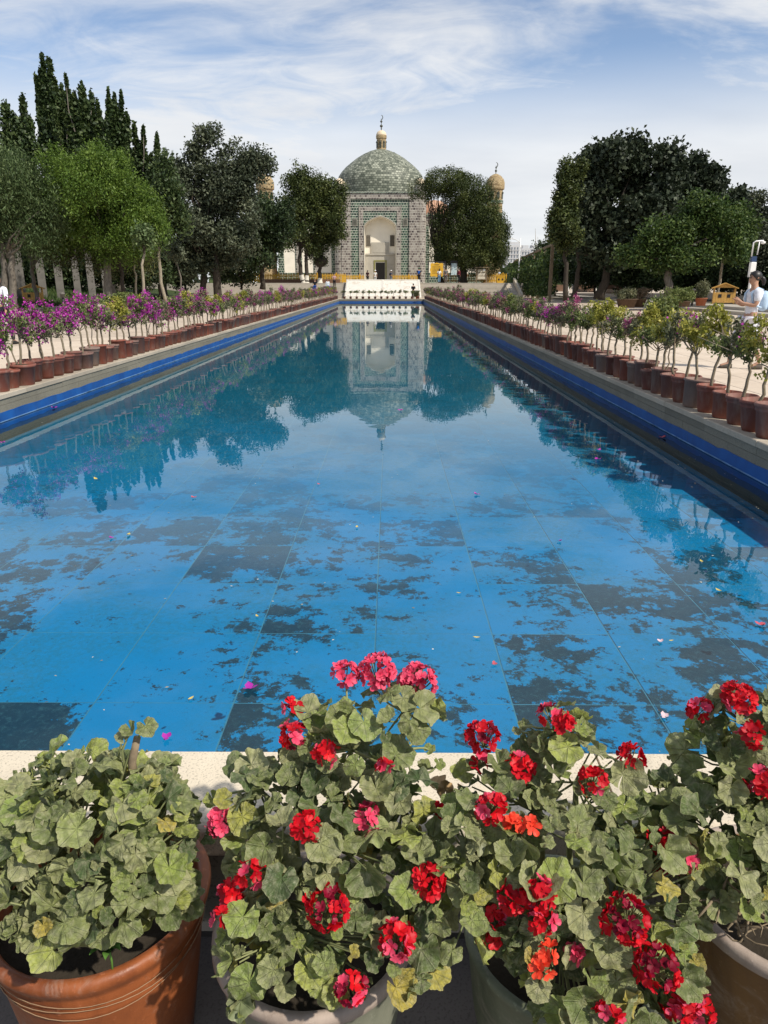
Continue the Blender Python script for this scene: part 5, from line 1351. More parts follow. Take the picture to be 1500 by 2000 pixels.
def person(label, loc, h, heading, top, bottom, pose='stand', shoe=(0.05, 0.05, 0.05), hat=None, pack=None, hair='short', long_sleeve=False, arms='down', detail=False, dress=False, shorts=False):
    root = empty('person', loc, heading, label, 'person')
    J = {}
    hipz = 0.52 if pose != 'sit' else 0.135
    dz = hipz - 0.52
    def up(z): return z + dz
    J['pel'] = (0, 0, up(.525)); J['waist'] = (0, 0.005, up(.61)); J['chest'] = (0, 0.01, up(.715)); J['nb'] = (0, 0.012, up(.815)); J['neck'] = (0, 0.0, up(.850)); J['hd1'] = (0, -0.012, up(.888)); J['hd2'] = (0, -0.012, up(.925)); J['hd3'] = (0, -0.004, up(.965))
    for s, n in ((-1, 'L'), (1, 'R')):
        if pose == 'sit':
            J['hip' + n] = (s * .052, -.01, up(.50)); J['knee' + n] = (s * .07, -.235, up(.52)); J['ank' + n] = (s * .065, -.225, .03 + up(.52) - .28); J['toe' + n] = (s * .07, -.30, .01 + up(.52) - .28)
        elif pose == 'walk':
            f = s * .11
            J['hip' + n] = (s * .052, 0, .495); J['knee' + n] = (s * .05, -.02 + f * .8 - .015, .285); J['ank' + n] = (s * .048, f * 1.25 + .01, .05 + (.02 if s > 0 else 0)); J['toe' + n] = (s * .055, f * 1.25 - .085, .02)
        else:
            J['hip' + n] = (s * .052, 0, .495); J['knee' + n] = (s * .05, -.012, .28); J['ank' + n] = (s * .05, .012, .05); J['toe' + n] = (s * .062, -.085, .02)
        J['sh' + n] = (s * .105, .012, up(.79))
        if arms == 'front':
            J['el' + n] = (s * .125, -.02, up(.645)); J['wr' + n] = (s * .06, -.13, up(.67)); J['ha' + n] = (s * .03, -.155, up(.70))
        elif arms == 'swing':
            J['el' + n] = (s * .13, -s * .05 + .02, up(.635)); J['wr' + n] = (s * .125, -s * .13 - .03, up(.52)); J['ha' + n] = (s * .12, -s * .15 - .04, up(.47))
        else:
            J['el' + n] = (s * .128, .02, up(.63)); J['wr' + n] = (s * .125, -.02, up(.485)); J['ha' + n] = (s * .122, -.03, up(.43))
    rad = {'pel': (.078, .058), 'waist': (.066, .05), 'chest': (.078, .056), 'nb': (.045, .038), 'neck': (.029, .029), 'hd1': (.040, .046), 'hd2': (.046, .054), 'hd3': (.034, .040),
           'hip': (.050, .050), 'knee': (.034, .034), 'ank': (.022, .022), 'toe': (.022, .016), 'sh': (.036, .036), 'el': (.024, .024), 'wr': (.016, .016), 'ha': (.018, .012)}
    def pt(k, m=1.0):
        r = rad.get(k) or rad[k[:-1]]
        return (Vector(J[k]) * h, r[0] * h * m, r[1] * h * m)
    keys = ['pel', 'waist', 'chest', 'nb', 'neck', 'hd1', 'hd2', 'hd3']
    ed = [(0, 1), (1, 2), (2, 3), (3, 4), (4, 5), (5, 6), (6, 7)]
    for n in 'LR':
        for ch, a in ((('hip', 'knee', 'ank', 'toe'), 'pel'), (('sh', 'el', 'wr', 'ha'), 'chest')):
            prev = keys.index(a)
            for c in ch: keys.append(c + n); ed.append((prev, len(keys) - 1)); prev = len(keys) - 1
    pts = [pt(k) for k in keys]
    if detail:
        # nose and chin give the head a profile, five bent fingers finish each hand
        i6 = keys.index('hd2'); i5 = keys.index('hd1')
        pts.append((Vector((0, -.066, J['hd2'][2] - .018)) * h, .008 * h, .010 * h)); ed.append((i5, len(pts) - 1))
        pts.append((Vector((0, -.050, J['hd1'][2] - .020)) * h, .016 * h, .014 * h)); ed.append((i5, len(pts) - 1))
        for n, s in (('L', -1), ('R', 1)):
            w = Vector(J['ha' + n]); d = (w - Vector(J['wr' + n])).normalized(); sd = Vector((0, 1, 0)) if abs(d.y) < .8 else Vector((0, 0, 1))
            ih = keys.index('ha' + n)
            for f in range(5):
                off = sd * (f - 1.6) * .0075
                L = (.022, .04, .045, .042, .033)[f]
                a = w + off + d * .008; b = a + d * L * .55 + (sd * -.018 if f == 0 else Vector((0, 0, 0))); c = b + d * L * .4 + Vector((-s * .012, 0, 0))
                k0 = len(pts)
                for q in (b, c): pts.append((q * h, .0052 * h, .0052 * h))
                ed += [(ih, k0), (k0, k0 + 1)]
    body = skin_obj('body', pts, ed, M['skin'], root)
    tk = ['pel', 'waist', 'chest', 'nb', 'shL', 'elL', 'shR', 'elR'] + (['wrL', 'wrR'] if long_sleeve else [])
    te = [(0, 1), (1, 2), (2, 3), (2, 4), (4, 5), (2, 6), (6, 7)] + ([(5, 8), (7, 9)] if long_sleeve else [])
    tp = [pt(k, 1.30 if k[:2] in ('sh', 'el', 'wr') else 1.16) for k in tk]
    if dress: tp[0] = (Vector(J['pel']) * h, .10 * h, .085 * h)
    if not long_sleeve:
        for i in (5, 7):
            a = Vector(J[tk[i][:0] + 'sh' + tk[i][-1]]); b = Vector(J[tk[i]]); tp[i] = (a.lerp(b, .8) * h, .036 * h, .036 * h)
    skin_obj('shirt', tp, te, cloth(top), root)
    bk = ['pel', 'hipL', 'kneeL', 'ankL', 'hipR', 'kneeR', 'ankR']
    bp = [pt(k, 1.22 if k != 'pel' else 1.1) for k in bk]
    if shorts:
        for i, n in ((3, 'L'), (6, 'R')):
            bp[i] = (Vector(J['knee' + n]).lerp(Vector(J['ank' + n]), .45) * h, .042 * h, .042 * h)
    skin_obj('trousers', bp, [(0, 1), (1, 2), (2, 3), (0, 4), (4, 5), (5, 6)], cloth(bottom), root)
    for n in 'LR':
        a, b = Vector(J['ank' + n]), Vector(J['toe' + n])
        m = MB(); heel = a + (a - b) * .3; heel.z = b.z
        pr = []
        for t_, w_, hh_ in ((0, .022, .045), (.25, .027, .055), (.55, .029, .04), (.85, .028, .028), (1.05, .016, .018)):
            c = heel.lerp(b, t_) ; pr.append((c, w_, hh_))
        dirn = (b - heel); dirn.z = 0; dirn.normalize(); sd = dirn.cross(Vector((0, 0, 1)))
        V, F = [], []
        z0 = min(b.z, a.z) - .02
        for c, w_, hh_ in pr:
            for q, r_ in ((-1, 0), (1, 0), (.8, 1), (-.8, 1)):
                V.append(((c + sd * w_ * q) * h).to_tuple()[:2] + ((z0 + hh_ * r_) * h,))
        for i in range(len(pr) - 1):
            for k in range(4): F.append((4 * i + k, 4 * i + (k + 1) % 4, 4 * i + 4 + (k + 1) % 4, 4 * i + 4 + k))
        F += [(3, 2, 1, 0), (len(V) - 4, len(V) - 3, len(V) - 2, len(V) - 1)]
        m.add(V, F); m.obj('shoe', cloth(shoe), root, True)
    hc = Vector(J['hd2']) * h + Vector((0, .010 * h, .008 * h))
    # hair: cap over the back and top of the head
    V, F = [], []
    nu, nv = 18, 8
    for j in range(nv + 1):
        ph = math.pi * .5 * j / nv * 1.5
        for i in range(nu):
            th = 2 * math.pi * i / nu
            front = max(0, -math.sin(th))
            lim = ph * (1 - .52 * front)
            low = .0
            V.append((hc.x + .052 * h * math.sin(lim) * math.cos(th), hc.y + .062 * h * math.sin(lim) * math.sin(th), hc.z + .056 * h * math.cos(lim)))
    for j in range(nv):
        for i in range(nu): F.append((j * nu + i, j * nu + (i + 1) % nu, (j + 1) * nu + (i + 1) % nu, (j + 1) * nu + i))
    ho = link('hair', mesh('hair', V, F, M['hair'], True), root)
    if hair in ('long', 'pony'):
        z0 = hc.z; 
        if hair == 'long':
            skin_obj('hair_fall', [(hc + Vector((0, .045 * h, 0)), .04 * h, .025 * h), (hc + Vector((0, .055 * h, -.07 * h)), .045 * h, .022 * h), (hc + Vector((0, .06 * h, -.15 * h)), .03 * h, .016 * h)], [(0, 1), (1, 2)], M['hair'], ho)
        else:
            skin_obj('ponytail', [(hc + Vector((0, .05 * h, -.005 * h)), .016 * h, .016 * h), (hc + Vector((0, .085 * h, -.02 * h)), .026 * h, .026 * h), (hc + Vector((0, .095 * h, -.06 * h)), .022 * h, .022 * h), (hc + Vector((0, .088 * h, -.09 * h)), .008 * h, .008 * h)], [(0, 1), (1, 2), (2, 3)], M['hair'], ho)
    if hat:
        MB().lathe([(.09 * h, .012 * h), (.092 * h, .016 * h), (.056 * h, .028 * h), (.052 * h, .06 * h), (.03 * h, .075 * h), (0, .078 * h)], 18, hc).obj('hat', cloth(hat), root, True)
    if pack:
        b = Vector(J['chest']) * h
        skin_obj('backpack', [(b + Vector((0, .085 * h, .075 * h)), .05 * h, .035 * h), (b + Vector((0, .105 * h, .0)), .072 * h, .052 * h), (b + Vector((0, .10 * h, -.09 * h)), .070 * h, .055 * h), (b + Vector((0, .085 * h, -.125 * h)), .05 * h, .04 * h)], [(0, 1), (1, 2), (2, 3)], cloth(pack), root, 1)
        for s in (-1, 1):
            MB().tube([b + Vector((s * .055 * h, .06 * h, .08 * h)), b + Vector((s * .062 * h, 0, .105 * h)), b + Vector((s * .068 * h, -.062 * h, .05 * h)), b + Vector((s * .085 * h, -.04 * h, -.06 * h)), b + Vector((s * .08 * h, .05 * h, -.09 * h))], .011 * h, 6).obj('strap', cloth(pack), root, True)
        if detail:
            MB().box(-.05 * h, .05 * h, .150 * h, .175 * h, -.11 * h, -.02 * h, .01).obj('pocket', cloth(tuple(min(1, x * 1.15) for x in pack)), root, loc=b)
    if detail:
        for s in (-1, 1):
            MB().lathe([(0, -.006 * h), (.005 * h, -.004 * h), (.006 * h, 0), (.005 * h, .004 * h), (0, .006 * h)], 8, (s * .019 * h, -.060 * h, J['hd2'][2] * h - .004 * h)).obj('eye', M['hair'], root, True)
            MB().box(-.011 * h, .011 * h, -.004 * h, .004 * h, -.002 * h, .002 * h).obj('eyebrow', M['hair'], root, loc=(s * .020 * h, -.062 * h, J['hd2'][2] * h + .010 * h))
            skin_obj('ear', [(Vector((s * .046 * h, .0, J['hd2'][2] * h - .020 * h)), .006 * h, .007 * h), (Vector((s * .052 * h, .004 * h, J['hd2'][2] * h)), .006 * h, .010 * h)], [(0, 1)], M['skin'], root)
        MB().box(-.013 * h, .013 * h, -.003 * h, .003 * h, -.003 * h, .003 * h, .001).obj('mouth', cloth((.35, .10, .09)), root, loc=(0, -.060 * h, J['hd1'][2] * h - .012 * h))
    return root
WHT, BLK, JEAN, GRY = (.72, .74, .80), (.015, .016, .02), (.16, .28, .40), (.16, .155, .15)
# walking left on the right hand plaza (faces -x)
Y = 13.2; q = P(1452, 705, Y)
person('woman in white shirt with pale blue backpack walking left past the right pot row', (q.x, Y, ZP + .012), 1.70, R(-90), WHT, (.70, .70, .78), 'walk', (.10, .085, .07), None, (.42, .56, .72), 'pony', False, 'front', True, shorts=True)
Y = 18.6; q = P(10, 655, Y)
person('person in white shirt with black strap at the left edge, behind magenta flowers', (q.x, Y, ZP), 1.74, R(180), WHT, (.03, .03, .035), 'walk', (.03, .03, .03), None, (.02, .02, .022), 'short', True, 'swing', True)
Y = 79.6; q = P(807, 581, Y)
person('person in black standing at the far pool edge before the marble slope', (q.x, Y, ZP), 1.60, R(185), BLK, BLK, 'stand', arms='front')
def far_p(label, px, Y, z, h, **k):
    kw = dict(heading=0, top=WHT, bottom=BLK); kw.update(k)
    return person(label, (P(px, 550, Y).x, Y, z), h, kw.pop('heading'), kw.pop('top'), kw.pop('bottom'), **kw)
far_p('person with long black hair in dark dress left of the portal door', 718, 101, ZT, 1.68, heading=R(160), top=(.05, .02, .025), bottom=BLK, hair='long', dress=True)
far_p('person all in white with white hat in front of the portal door', 733, 100, ZT, 1.66, heading=R(10), top=(.75, .74, .7), bottom=(.72, .7, .66), hat=(.8, .8, .78))
far_p('person in white hat with dark backpack right of the portal door', 764, 100, ZT, 1.64, heading=R(100), top=(.10, .13, .2), bottom=JEAN, hat=(.8, .8, .78), pack=(.03, .03, .035))
far_p('person with bright blue backpack at the right end of the marble slope', 818, 90, ZT, 1.74, heading=R(170), top=(.03, .05, .09), bottom=BLK, pack=(.02, .09, .38), hat=(.06, .12, .07))
st = lambda k: ZP + (ZT - ZP) / 9 * k
sy = lambda k: SY0 + (SY1 - SY0) / 9 * (k - .5)
far_p('person in black top and blue trousers sitting on the left stairs', 615, sy(6), st(6), 1.68, heading=R(0), top=BLK, bottom=(.02, .07, .28), pose='sit', hair='long')
far_p('person in white and blue sitting on the left stairs beside a standing one', 640, sy(6), st(6), 1.66, heading=R(20), top=(.6, .66, .72), bottom=(.22, .36, .5), pose='sit', hair='long', long_sleeve=True)
far_p('person in pink top and black trousers standing on the left stairs', 653, sy(6), st(6), 1.62, heading=R(15), top=(.42, .27, .28), bottom=BLK, long_sleeve=True, arms='front')
far_p('person in white top and jeans with ponytail facing the golden notice board', 857.5, 88.4, ZT, 1.64, heading=R(180), top=(.74, .74, .72), bottom=JEAN, hair='long', pack=(.7, .7, .68))
far_p('person in grey standing before the notice boards', 870.5, 88.5, ZT, 1.74, heading=R(175), top=GRY, bottom=(.14, .12, .115), long_sleeve=False)
far_p('person in dark red vest beside the map board', 896, 88.6, ZT, 1.66, heading=R(120), top=(.20, .035, .05), bottom=BLK, long_sleeve=True)
far_p('distant person in white top bending by the recycling bin fence', 975, 96, ZT, 1.66, heading=R(60), top=(.5, .6, .75), bottom=BLK)
far_p('distant person in pale top under the arched tree', 910, 97, ZT, 1.64, heading=R(10), top=(.66, .6, .55), bottom=(.4, .35, .3), hat=(.75, .72, .68))
# ------------------------------------------------------------------ geraniums in the foreground
def geran_leaf_mat():
    t = NT('geranium_leaf'); r = t.rand()
    uv = t.n('ShaderNodeSeparateXYZ', {0: t.n('ShaderNodeUVMap').outputs[0]})
    th, rho = uv.outputs[0], uv.outputs[1]
    base = t.ramp(r, [(0, (0.070, 0.115, 0.034)), (0.15, (0.13, 0.175, 0.048)), (0.4, (0.225, 0.26, 0.082)), (0.65, (0.345, 0.35, 0.16)), (0.8, (0.24, 0.32, 0.065)), (0.955, (0.37, 0.41, 0.085)), (1, (0.50, 0.39, 0.07))])
    p = t.n('ShaderNodeTexCoord').outputs['Object']
    n4 = t.n('ShaderNodeTexNoise', {'Scale': 2.6, 'Detail': 7.0, 'Roughness': 0.65, 'W': t.math('MULTIPLY', r, 50.0)}, noise_dimensions='4D'); t.t.links.new(p, n4.inputs['Vector'])
    dust = t.step(n4.outputs[0], 0.42, 0.70)
    c = t.mix(t.math('MULTIPLY', dust, 0.45), base, (0.50, 0.46, 0.33))
    # seven main veins fanning from the stalk
    fr = t.math('ABSOLUTE', t.math('SUBTRACT', t.math('FRACT', t.math('MULTIPLY', th, 7.0)), 0.5))
    vein = t.math('SUBTRACT', 1.0, t.step(t.math('MULTIPLY', fr, t.math('ADD', rho, 0.12)), 0.012, 0.05))
    c = t.mix(t.math('MULTIPLY', vein, 0.24), c, (0.36, 0.40, 0.21))
    fr2 = t.math('ABSOLUTE', t.math('SUBTRACT', t.math('FRACT', t.math('MULTIPLY', th, 21.0)), 0.5))
    v2 = t.math('MULTIPLY', t.math('SUBTRACT', 1.0, t.step(fr2, 0.05, 0.25)), t.step(rho, 0.45, 0.75))
    c = t.mix(t.math('MULTIPLY', v2, 0.22), c, (0.33, 0.36, 0.2))
    zone = t.math('MULTIPLY', t.step(rho, 0.38, 0.5), t.math('SUBTRACT', 1.0, t.step(rho, 0.62, 0.78)))
    c = t.mix(t.math('MULTIPLY', zone, 0.32), c, (0.06, 0.075, 0.035))
    edge = t.step(rho, 0.93, 1.0)
    c = t.mix(t.math('MULTIPLY', edge, 0.35), c, (0.38, 0.36, 0.2))
    n5 = t.noise(7.0, 4, 0.6, 0.6, p)
    hgt = t.math('SUBTRACT', n5, t.math('MULTIPLY', vein, 0.35))
    b = t.pbsdf(c, 0.48, 0.45, t.bump(hgt, 0.9, 0.006))
    tr = t.n('ShaderNodeBsdfTranslucent', {'Color': c}).outputs[0]
    mx = t.n('ShaderNodeMixShader', {0: 0.24}); t.t.links.new(b, mx.inputs[1]); t.t.links.new(tr, mx.inputs[2])
    return t.done(mx.outputs[0])
M['gleaf'] = geran_leaf_mat()
def gleaf(seed):
    g = np.random.default_rng(seed)
    n = 64; rings = [0.0, 0.16, 0.38, 0.62, 0.84, 1.0]
    gap = g.uniform(0.10, 0.28)
    th = np.linspace(-math.pi + gap, math.pi - gap, n)
    cup = g.uniform(-0.38, 0.42); ruf = g.uniform(0.08, 0.19); kf = g.integers(3, 7); ph = g.uniform(0, 6.28); fold = g.uniform(0.0, 0.75) * (g.random() < .65)
    R_ = (0.80 + 0.13 * np.cos(th)) * (1 + 0.035 * np.cos(7 * th * math.pi / (math.pi - gap)) + 0.045 * np.abs(np.sin(10.5 * th)) + 0.045 * np.sin(3 * th + ph) + 0.03 * np.sin(5 * th + 2 * ph))
    bend = g.uniform(-0.25, 0.05)
    V, UV = [], []
    for rho in rings:
        x = R_ * rho * np.sin(th); y = R_ * rho * np.cos(th)
        z = 0.05 * rho * np.cos(7 * th) * (1 - .3 * rho) + ruf * rho ** 2.2 * np.sin(kf * th + ph) + 0.055 * rho ** 3 * np.sin(9 * th + 3 * ph) + cup * rho ** 2 + fold * np.abs(x) + bend * np.maximum(y, 0) ** 2
        V += list(zip(x, y, z)); UV += [((a + math.pi) / (2 * math.pi), rho) for a in th]
    F = []
    for i in range(len(rings) - 1):
        for k in range(n - 1):
            F.append((i * n + k, (i + 1) * n + k, (i + 1) * n + k + 1, i * n + k + 1))
    return mesh('leaf', V, F, M['gleaf'], True, uv=UV)
GL = [gleaf(300 + i) for i in range(24)]
# florets
def petal_mat(name, a, b, e):
    t = NT(name); r = t.rand(); u_ = t.n('ShaderNodeSeparateXYZ', {0: t.n('ShaderNodeUVMap').outputs[0]})
    c = t.ramp(r, [(0, a), (0.5, tuple((x + y) / 2 for x, y in zip(a, b))), (1, b)])
    line = t.math('MULTIPLY', t.step(t.math('ABSOLUTE', t.math('SINE', t.math('MULTIPLY', u_.outputs[0], 9.4))), 0.0, 0.6), 0.5)
    c = t.mix(t.math('MULTIPLY', t.math('SUBTRACT', 1.0, line), t.math('MULTIPLY', u_.outputs[1], 0.5)), c, e)
    b_ = t.pbsdf(c, 0.5, 0.25); tr = t.n('ShaderNodeBsdfTranslucent', {'Color': c}).outputs[0]
    mx = t.n('ShaderNodeMixShader', {0: 0.2}); t.t.links.new(b_, mx.inputs[1]); t.t.links.new(tr, mx.inputs[2])
    return t.done(mx.outputs[0])
PM = {'red': petal_mat('red_petal', (0.42, 0.003, 0.010), (0.70, 0.008, 0.012), (0.45, 0.006, 0.03)), 'pink': petal_mat('pink_petal', (0.55, 0.012, 0.06), (0.78, 0.03, 0.10), (0.80, 0.25, 0.36)),
      'dark': petal_mat('crimson_petal', (0.12, 0.002, 0.012), (0.30, 0.003, 0.03), (0.25, 0.01, 0.03)), 'orange': petal_mat('orange_petal', (0.80, 0.03, 0.015), (0.85, 0.05, 0.02), (0.85, 0.2, 0.1))}
def floret(kind, seed):
    g = np.random.default_rng(seed); V, F, UV = [], [], []
    np_ = 5 + (seed % 3)
    for k in range(np_):
        a = 2 * math.pi * k / np_ + g.normal() * .15; cup = g.uniform(.15, .75) + (.5 if kind == 'dark' else 0)
        tw = g.normal() * .2; b = len(V)
        for i, (s, w) in enumerate(((0.06, .05), (0.4, .26), (0.75, .42), (1.0, .34), (1.12, .08))):
            for q in (-1, -.35, .35, 1):
                x = s + (-.06 * abs(q) ** 2 if i == 3 else 0); y = w * q; z = cup * (s - .3 * s * s) + .10 * q * q * s + tw * y * s + .04 * math.sin(3 * q + 5 * s + seed)
                V.append((x * math.cos(a) - y * math.sin(a), x * math.sin(a) + y * math.cos(a), z)); UV.append((q * .5 + .5, s))
        for i in range(4):
            for q in range(3): F.append((b + 4 * i + q, b + 4 * i + q + 1, b + 4 * i + q + 5, b + 4 * i + q + 4))
    return mesh('floret', V, F, PM[kind], True, uv=UV)
FL = {k: [floret(k, 400 + i) for i in range(4)] for k in PM}
t = NT('geranium_stem'); M['gstem'] = t.done(t.pbsdf(t.ramp(t.noise(12, 4, .6, 0, t.objc()), [(.3, (.16, .19, .075)), (.7, (.27, .28, .13))]), .6, .3))
M['gstem_old'] = plain('woody_stem', (0.22, 0.17, 0.11), 0.9, 0.2, 0.25, 30)

class Plant:
    def __init__(s, blobs): s.b = np.array(blobs)
    def f(s, p): return (np.sqrt((((p - s.b[:, :3]) / s.b[:, 3:]) ** 2).sum(1)) - 1)
    def val(s, p):
        return (s.f(p) * s.b[:, 3:].min(1)).min()
    def normal(s, p):
        i = np.argmin(s.f(p)); n = (p - s.b[i, :3]) / s.b[i, 3:] ** 2
        return n / (np.linalg.norm(n) + 1e-9)
    def hit(s, px, py):
        d = np.array(ray(px, py).normalized()); o = np.array((0, 0, CAMZ)); t = 0.5; best = (1e9, 1.5)
        while t < 2.6:
            v = s.val(o + d * t)
            if v < best[0]: best = (v, t)
            if v < 0.002: break
            t += max(0.004, v * .7)
        return o + d * best[1], d
def frame(n, y):
    """rotation with local z = n and local y near y"""
    n = Vector(n).normalized(); y = Vector(y); y = (y - n * y.dot(n))
    y = y.normalized() if y.length > 1e-4 else n.orthogonal().normalized()
    x = y.cross(n); m = Matrix((x, y, n)).transposed(); return m.to_euler()
def geranium(label, potlabel, pc, rim_r, ph, potmat_, blobs_px, heads, nleaf, seed, prof, extra_leaves=(), leaf_scale=1.0):
    g = np.random.default_rng(seed)
    root = empty('potted_geranium', (pc[0], pc[1], ZN + 0.012), 0, label, 'potted plant', 'geranium pots in front of the pool')
    o = -Vector((pc[0], pc[1], ZN + .012))
    pot = MB().lathe([(r * rim_r, z * ph) for r, z in prof], 56).obj('pot', potmat_, root, True)
    n_ = 20; V = [(0, 0, ph * .86)]; F = []
    for i in range(1, 5):
        for k in range(n_):
            a = 2 * math.pi * k / n_; r = rim_r * .93 * i / 4
            V.append((r * math.cos(a), r * math.sin(a), ph * .86 + g.normal() * .006))
    for k in range(n_): F.append((0, 1 + k, 1 + (k + 1) % n_))
    for i in range(3):
        for k in range(n_): F.append((1 + i * n_ + k, 1 + (i + 1) * n_ + k, 1 + (i + 1) * n_ + (k + 1) % n_, 1 + i * n_ + (k + 1) % n_))
    link('soil', mesh('soil', V, F, M['soil'], True), pot)
    pl = Plant([B(px, py, rx, ry, Y, rd) for px, py, rx, ry, Y, rd in blobs_px])
    heart = np.array((pc[0], pc[1], ZN + ph + .03))
    # main stems
    stems = []
    for k in range(7):
        b = pl.b[g.integers(len(pl.b))] if k >= len(pl.b) else pl.b[k]
        a = heart + np.array((g.normal() * .05, g.normal() * .05, -.06)); e = b[:3] + g.normal(size=3) * b[3:] * .25
        stems.append(limb_pts(a, e, g, 6, .08))
    smb = [MB().tube(s_, list(np.linspace(.010, .005, 7)), 7) for s_ in stems]
    allp = np.array([p for s_ in stems for p in s_])
    def attach(q):
        d = np.linalg.norm(allp - q, axis=1) + .25 * np.maximum(0, allp[:, 2] - q[2] + .02)
        i = int(np.argmin(d)); return i // 7, allp[i]
    # leaves: shell first, then a sparser inner layer
    n = 0; tries = 0
    w = (pl.b[:, 3] * pl.b[:, 5]); w = w / w.sum()
    placed = []
    while n < nleaf and tries < nleaf * 30:
        tries += 1
        i = g.choice(len(pl.b), p=w); b = pl.b[i]
        d = g.normal(size=3); d /= np.linalg.norm(d)
        if d[1] > .55 and g.random() < .75: continue
        if d[2] < -.55: continue
        depth = 1.0 if n < nleaf * .68 else g.uniform(.62, .85)
        p = b[:3] + d * b[3:] * depth * g.uniform(.93, 1.07)
        oth = [q for q in range(len(pl.b)) if q != i]
        if oth and (pl.f(p)[oth]).min() < -.22 and depth == 1.0: continue
        if p[1] > 1.50 and p[2] < .03: continue                 # keep clear of the coping
        if p[2] < ZN + ph * .9 and math.hypot(p[0] - pc[0], p[1] - pc[1]) < rim_r * 1.12: continue
        rad = 0.031 * leaf_scale * math.exp(g.normal() * .38); rad = min(max(rad, .014), .045)
        if depth == 1.0 and any(np.linalg.norm(p - q) < .70 * max(rad, r2) for q, r2 in placed): continue
        placed.append((p, rad))
        out = pl.normal(p)
        nrm = out * .60 + np.array((0.10, -.15, .60)) + g.normal(size=3) * .42
        tip = out * .7 + np.array((0, 0, -.55)) + g.normal(size=3) * .55
        link('leaf', GL[g.integers(len(GL))], root, Vector(p) + o, frame(nrm, tip), (rad * g.uniform(.9, 1.1), rad, rad))
        k, a = attach(p); 
        nv = np.array(Vector(nrm).normalized())
        q = p - nv * .004; mid = (q * .55 + a * .45) - nv * .01 - np.array((0, 0, .004))
        if np.linalg.norm(q - a) < .22:
            smb[k].tube([a, mid, q], [.0026, .0022, .0018], 5, False)
        n += 1
    for px, py, Y, rad in extra_leaves:
        p = np.array(P(px, py, Y)); k, a = attach(p)
        nrm = np.array((g.normal() * .4, -.4, .7)); link('leaf', GL[g.integers(len(GL))], root, Vector(p) + o, frame(nrm, g.normal(size=3)), (rad, rad, rad))
        smb[k].tube(limb_pts(a, p, g, 4, .06), [.004, .0035, .003, .0026, .002], 5)
    # inner leaves too hidden to pick apart
    VV, FF, UU = [], [], []
    src = [(np.array([v.co[:] for v in m_.vertices]), np.array([p_.vertices[:] for p_ in m_.polygons])) for m_ in GL[:5]]
    uvs = []
    for m_ in GL[:5]:
        uvv = np.zeros((len(m_.vertices), 2))
        for lp, u_ in zip(m_.loops, m_.uv_layers[0].data): uvv[lp.vertex_index] = u_.uv[:]
        uvs.append(uvv)
    for k in range(40):
        b = pl.b[g.choice(len(pl.b), p=w)]; d = g.normal(size=3); d /= np.linalg.norm(d); p = b[:3] + d * b[3:] * g.uniform(.35, .72)
        if (p[1] > 1.50 and p[2] < .04) or (p[2] < ZN + ph * .95 and math.hypot(p[0] - pc[0], p[1] - pc[1]) < rim_r * 1.15): continue
        rot = np.array(frame(d * .5 + np.array((0, -.1, .7)) + g.normal(size=3) * .5, g.normal(size=3)).to_matrix()); k_ = g.integers(5)
        vv = src[k_][0] * (0.030 * leaf_scale * g.uniform(.7, 1.2)) @ rot.T + p
        FF.append(src[k_][1] + sum(len(x) for x in VV)); VV.append(vv); UU.append(uvs[k_])
    tag(link('inner_foliage', mesh('inner_foliage', np.concatenate(VV), np.concatenate(FF), M['gleaf'], True, uv=np.concatenate(UU)), root, o), kind='stuff')
    # flower heads
    for hd in heads:
        px, py, rpx, tone = hd[:4]
        p, d = pl.hit(px, py)
        depth_ = np.dot(p - np.array((0, 0, CAMZ)), np.array(CR @ Vector((0, 0, -1))))
        rad = rpx * .90 * depth_ / FOC
        out = pl.normal(p); ax = out * .5 + np.array((0, 0, .55)) - d * .55; ax /= np.linalg.norm(ax)
        if len(hd) > 4 and hd[4] == 'up': ax = np.array((0, -.25, 1.0)); ax /= np.linalg.norm(ax)
        c = p - d * (.012 + rad * .30)
        fr_r = .0128
        nf = int(min(44, max(4, 3.3 * (rad / fr_r) ** 1.8)))
        ped = c - ax * rad * .9
        hm = MB()
        k, a = attach(ped)
        hobj_pts = []
        fl_list = []
        for i in range(nf):
            # spread over the cap of the umbel
            zc = 1 - (1.05 if rad > .02 else .9) * (i + .5) / nf; an = 2.39996 * i + g.normal() * .25
            rr = math.sqrt(max(0, 1 - zc * zc))
            ux = Vector(ax).orthogonal().normalized(); uy = Vector(ax).cross(ux)
            dirv = np.array(ux) * rr * math.cos(an) + np.array(uy) * rr * math.sin(an) + ax * zc
            q = c - ax * rad * .25 + dirv * (rad * .82) + g.normal(size=3) * .002
            hm.tube([ped, ped * .4 + q * .6 - ax * .003, q], [.0011, .001, .0012], 4, False)
            central = zc > .62
            kd = tone
            if tone == 'redark': kd = 'dark' if (central and g.random() < .85) else 'red'
            elif tone == 'mix': kd = ('red', 'dark', 'pink', 'red')[g.integers(4)]
            elif tone == 'red': kd = 'red' if g.random() < .85 else 'pink'
            elif tone == 'pink': kd = 'pink' if g.random() < .85 else 'dark'
            fl_list.append((q, dirv, kd))
        hm.lathe([(.0, -.004), (.003, -.003), (.004, 0), (.002, .004)], 6, ped)
        ho = hm.obj('flower_head', M['gstem'], root, True, loc=o)
        L = g.uniform(.06, .11)
        base_p = ped + (a - ped) * min(1.0, L / (np.linalg.norm(a - ped) + 1e-6)) if np.linalg.norm(a - ped) > L else a
        MB().tube(limb_pts(a, ped, g, 5, .05), [.0034, .003, .0028, .0026, .0024, .0022], 6).obj('flower_stalk', M['gstem'], ho, True)
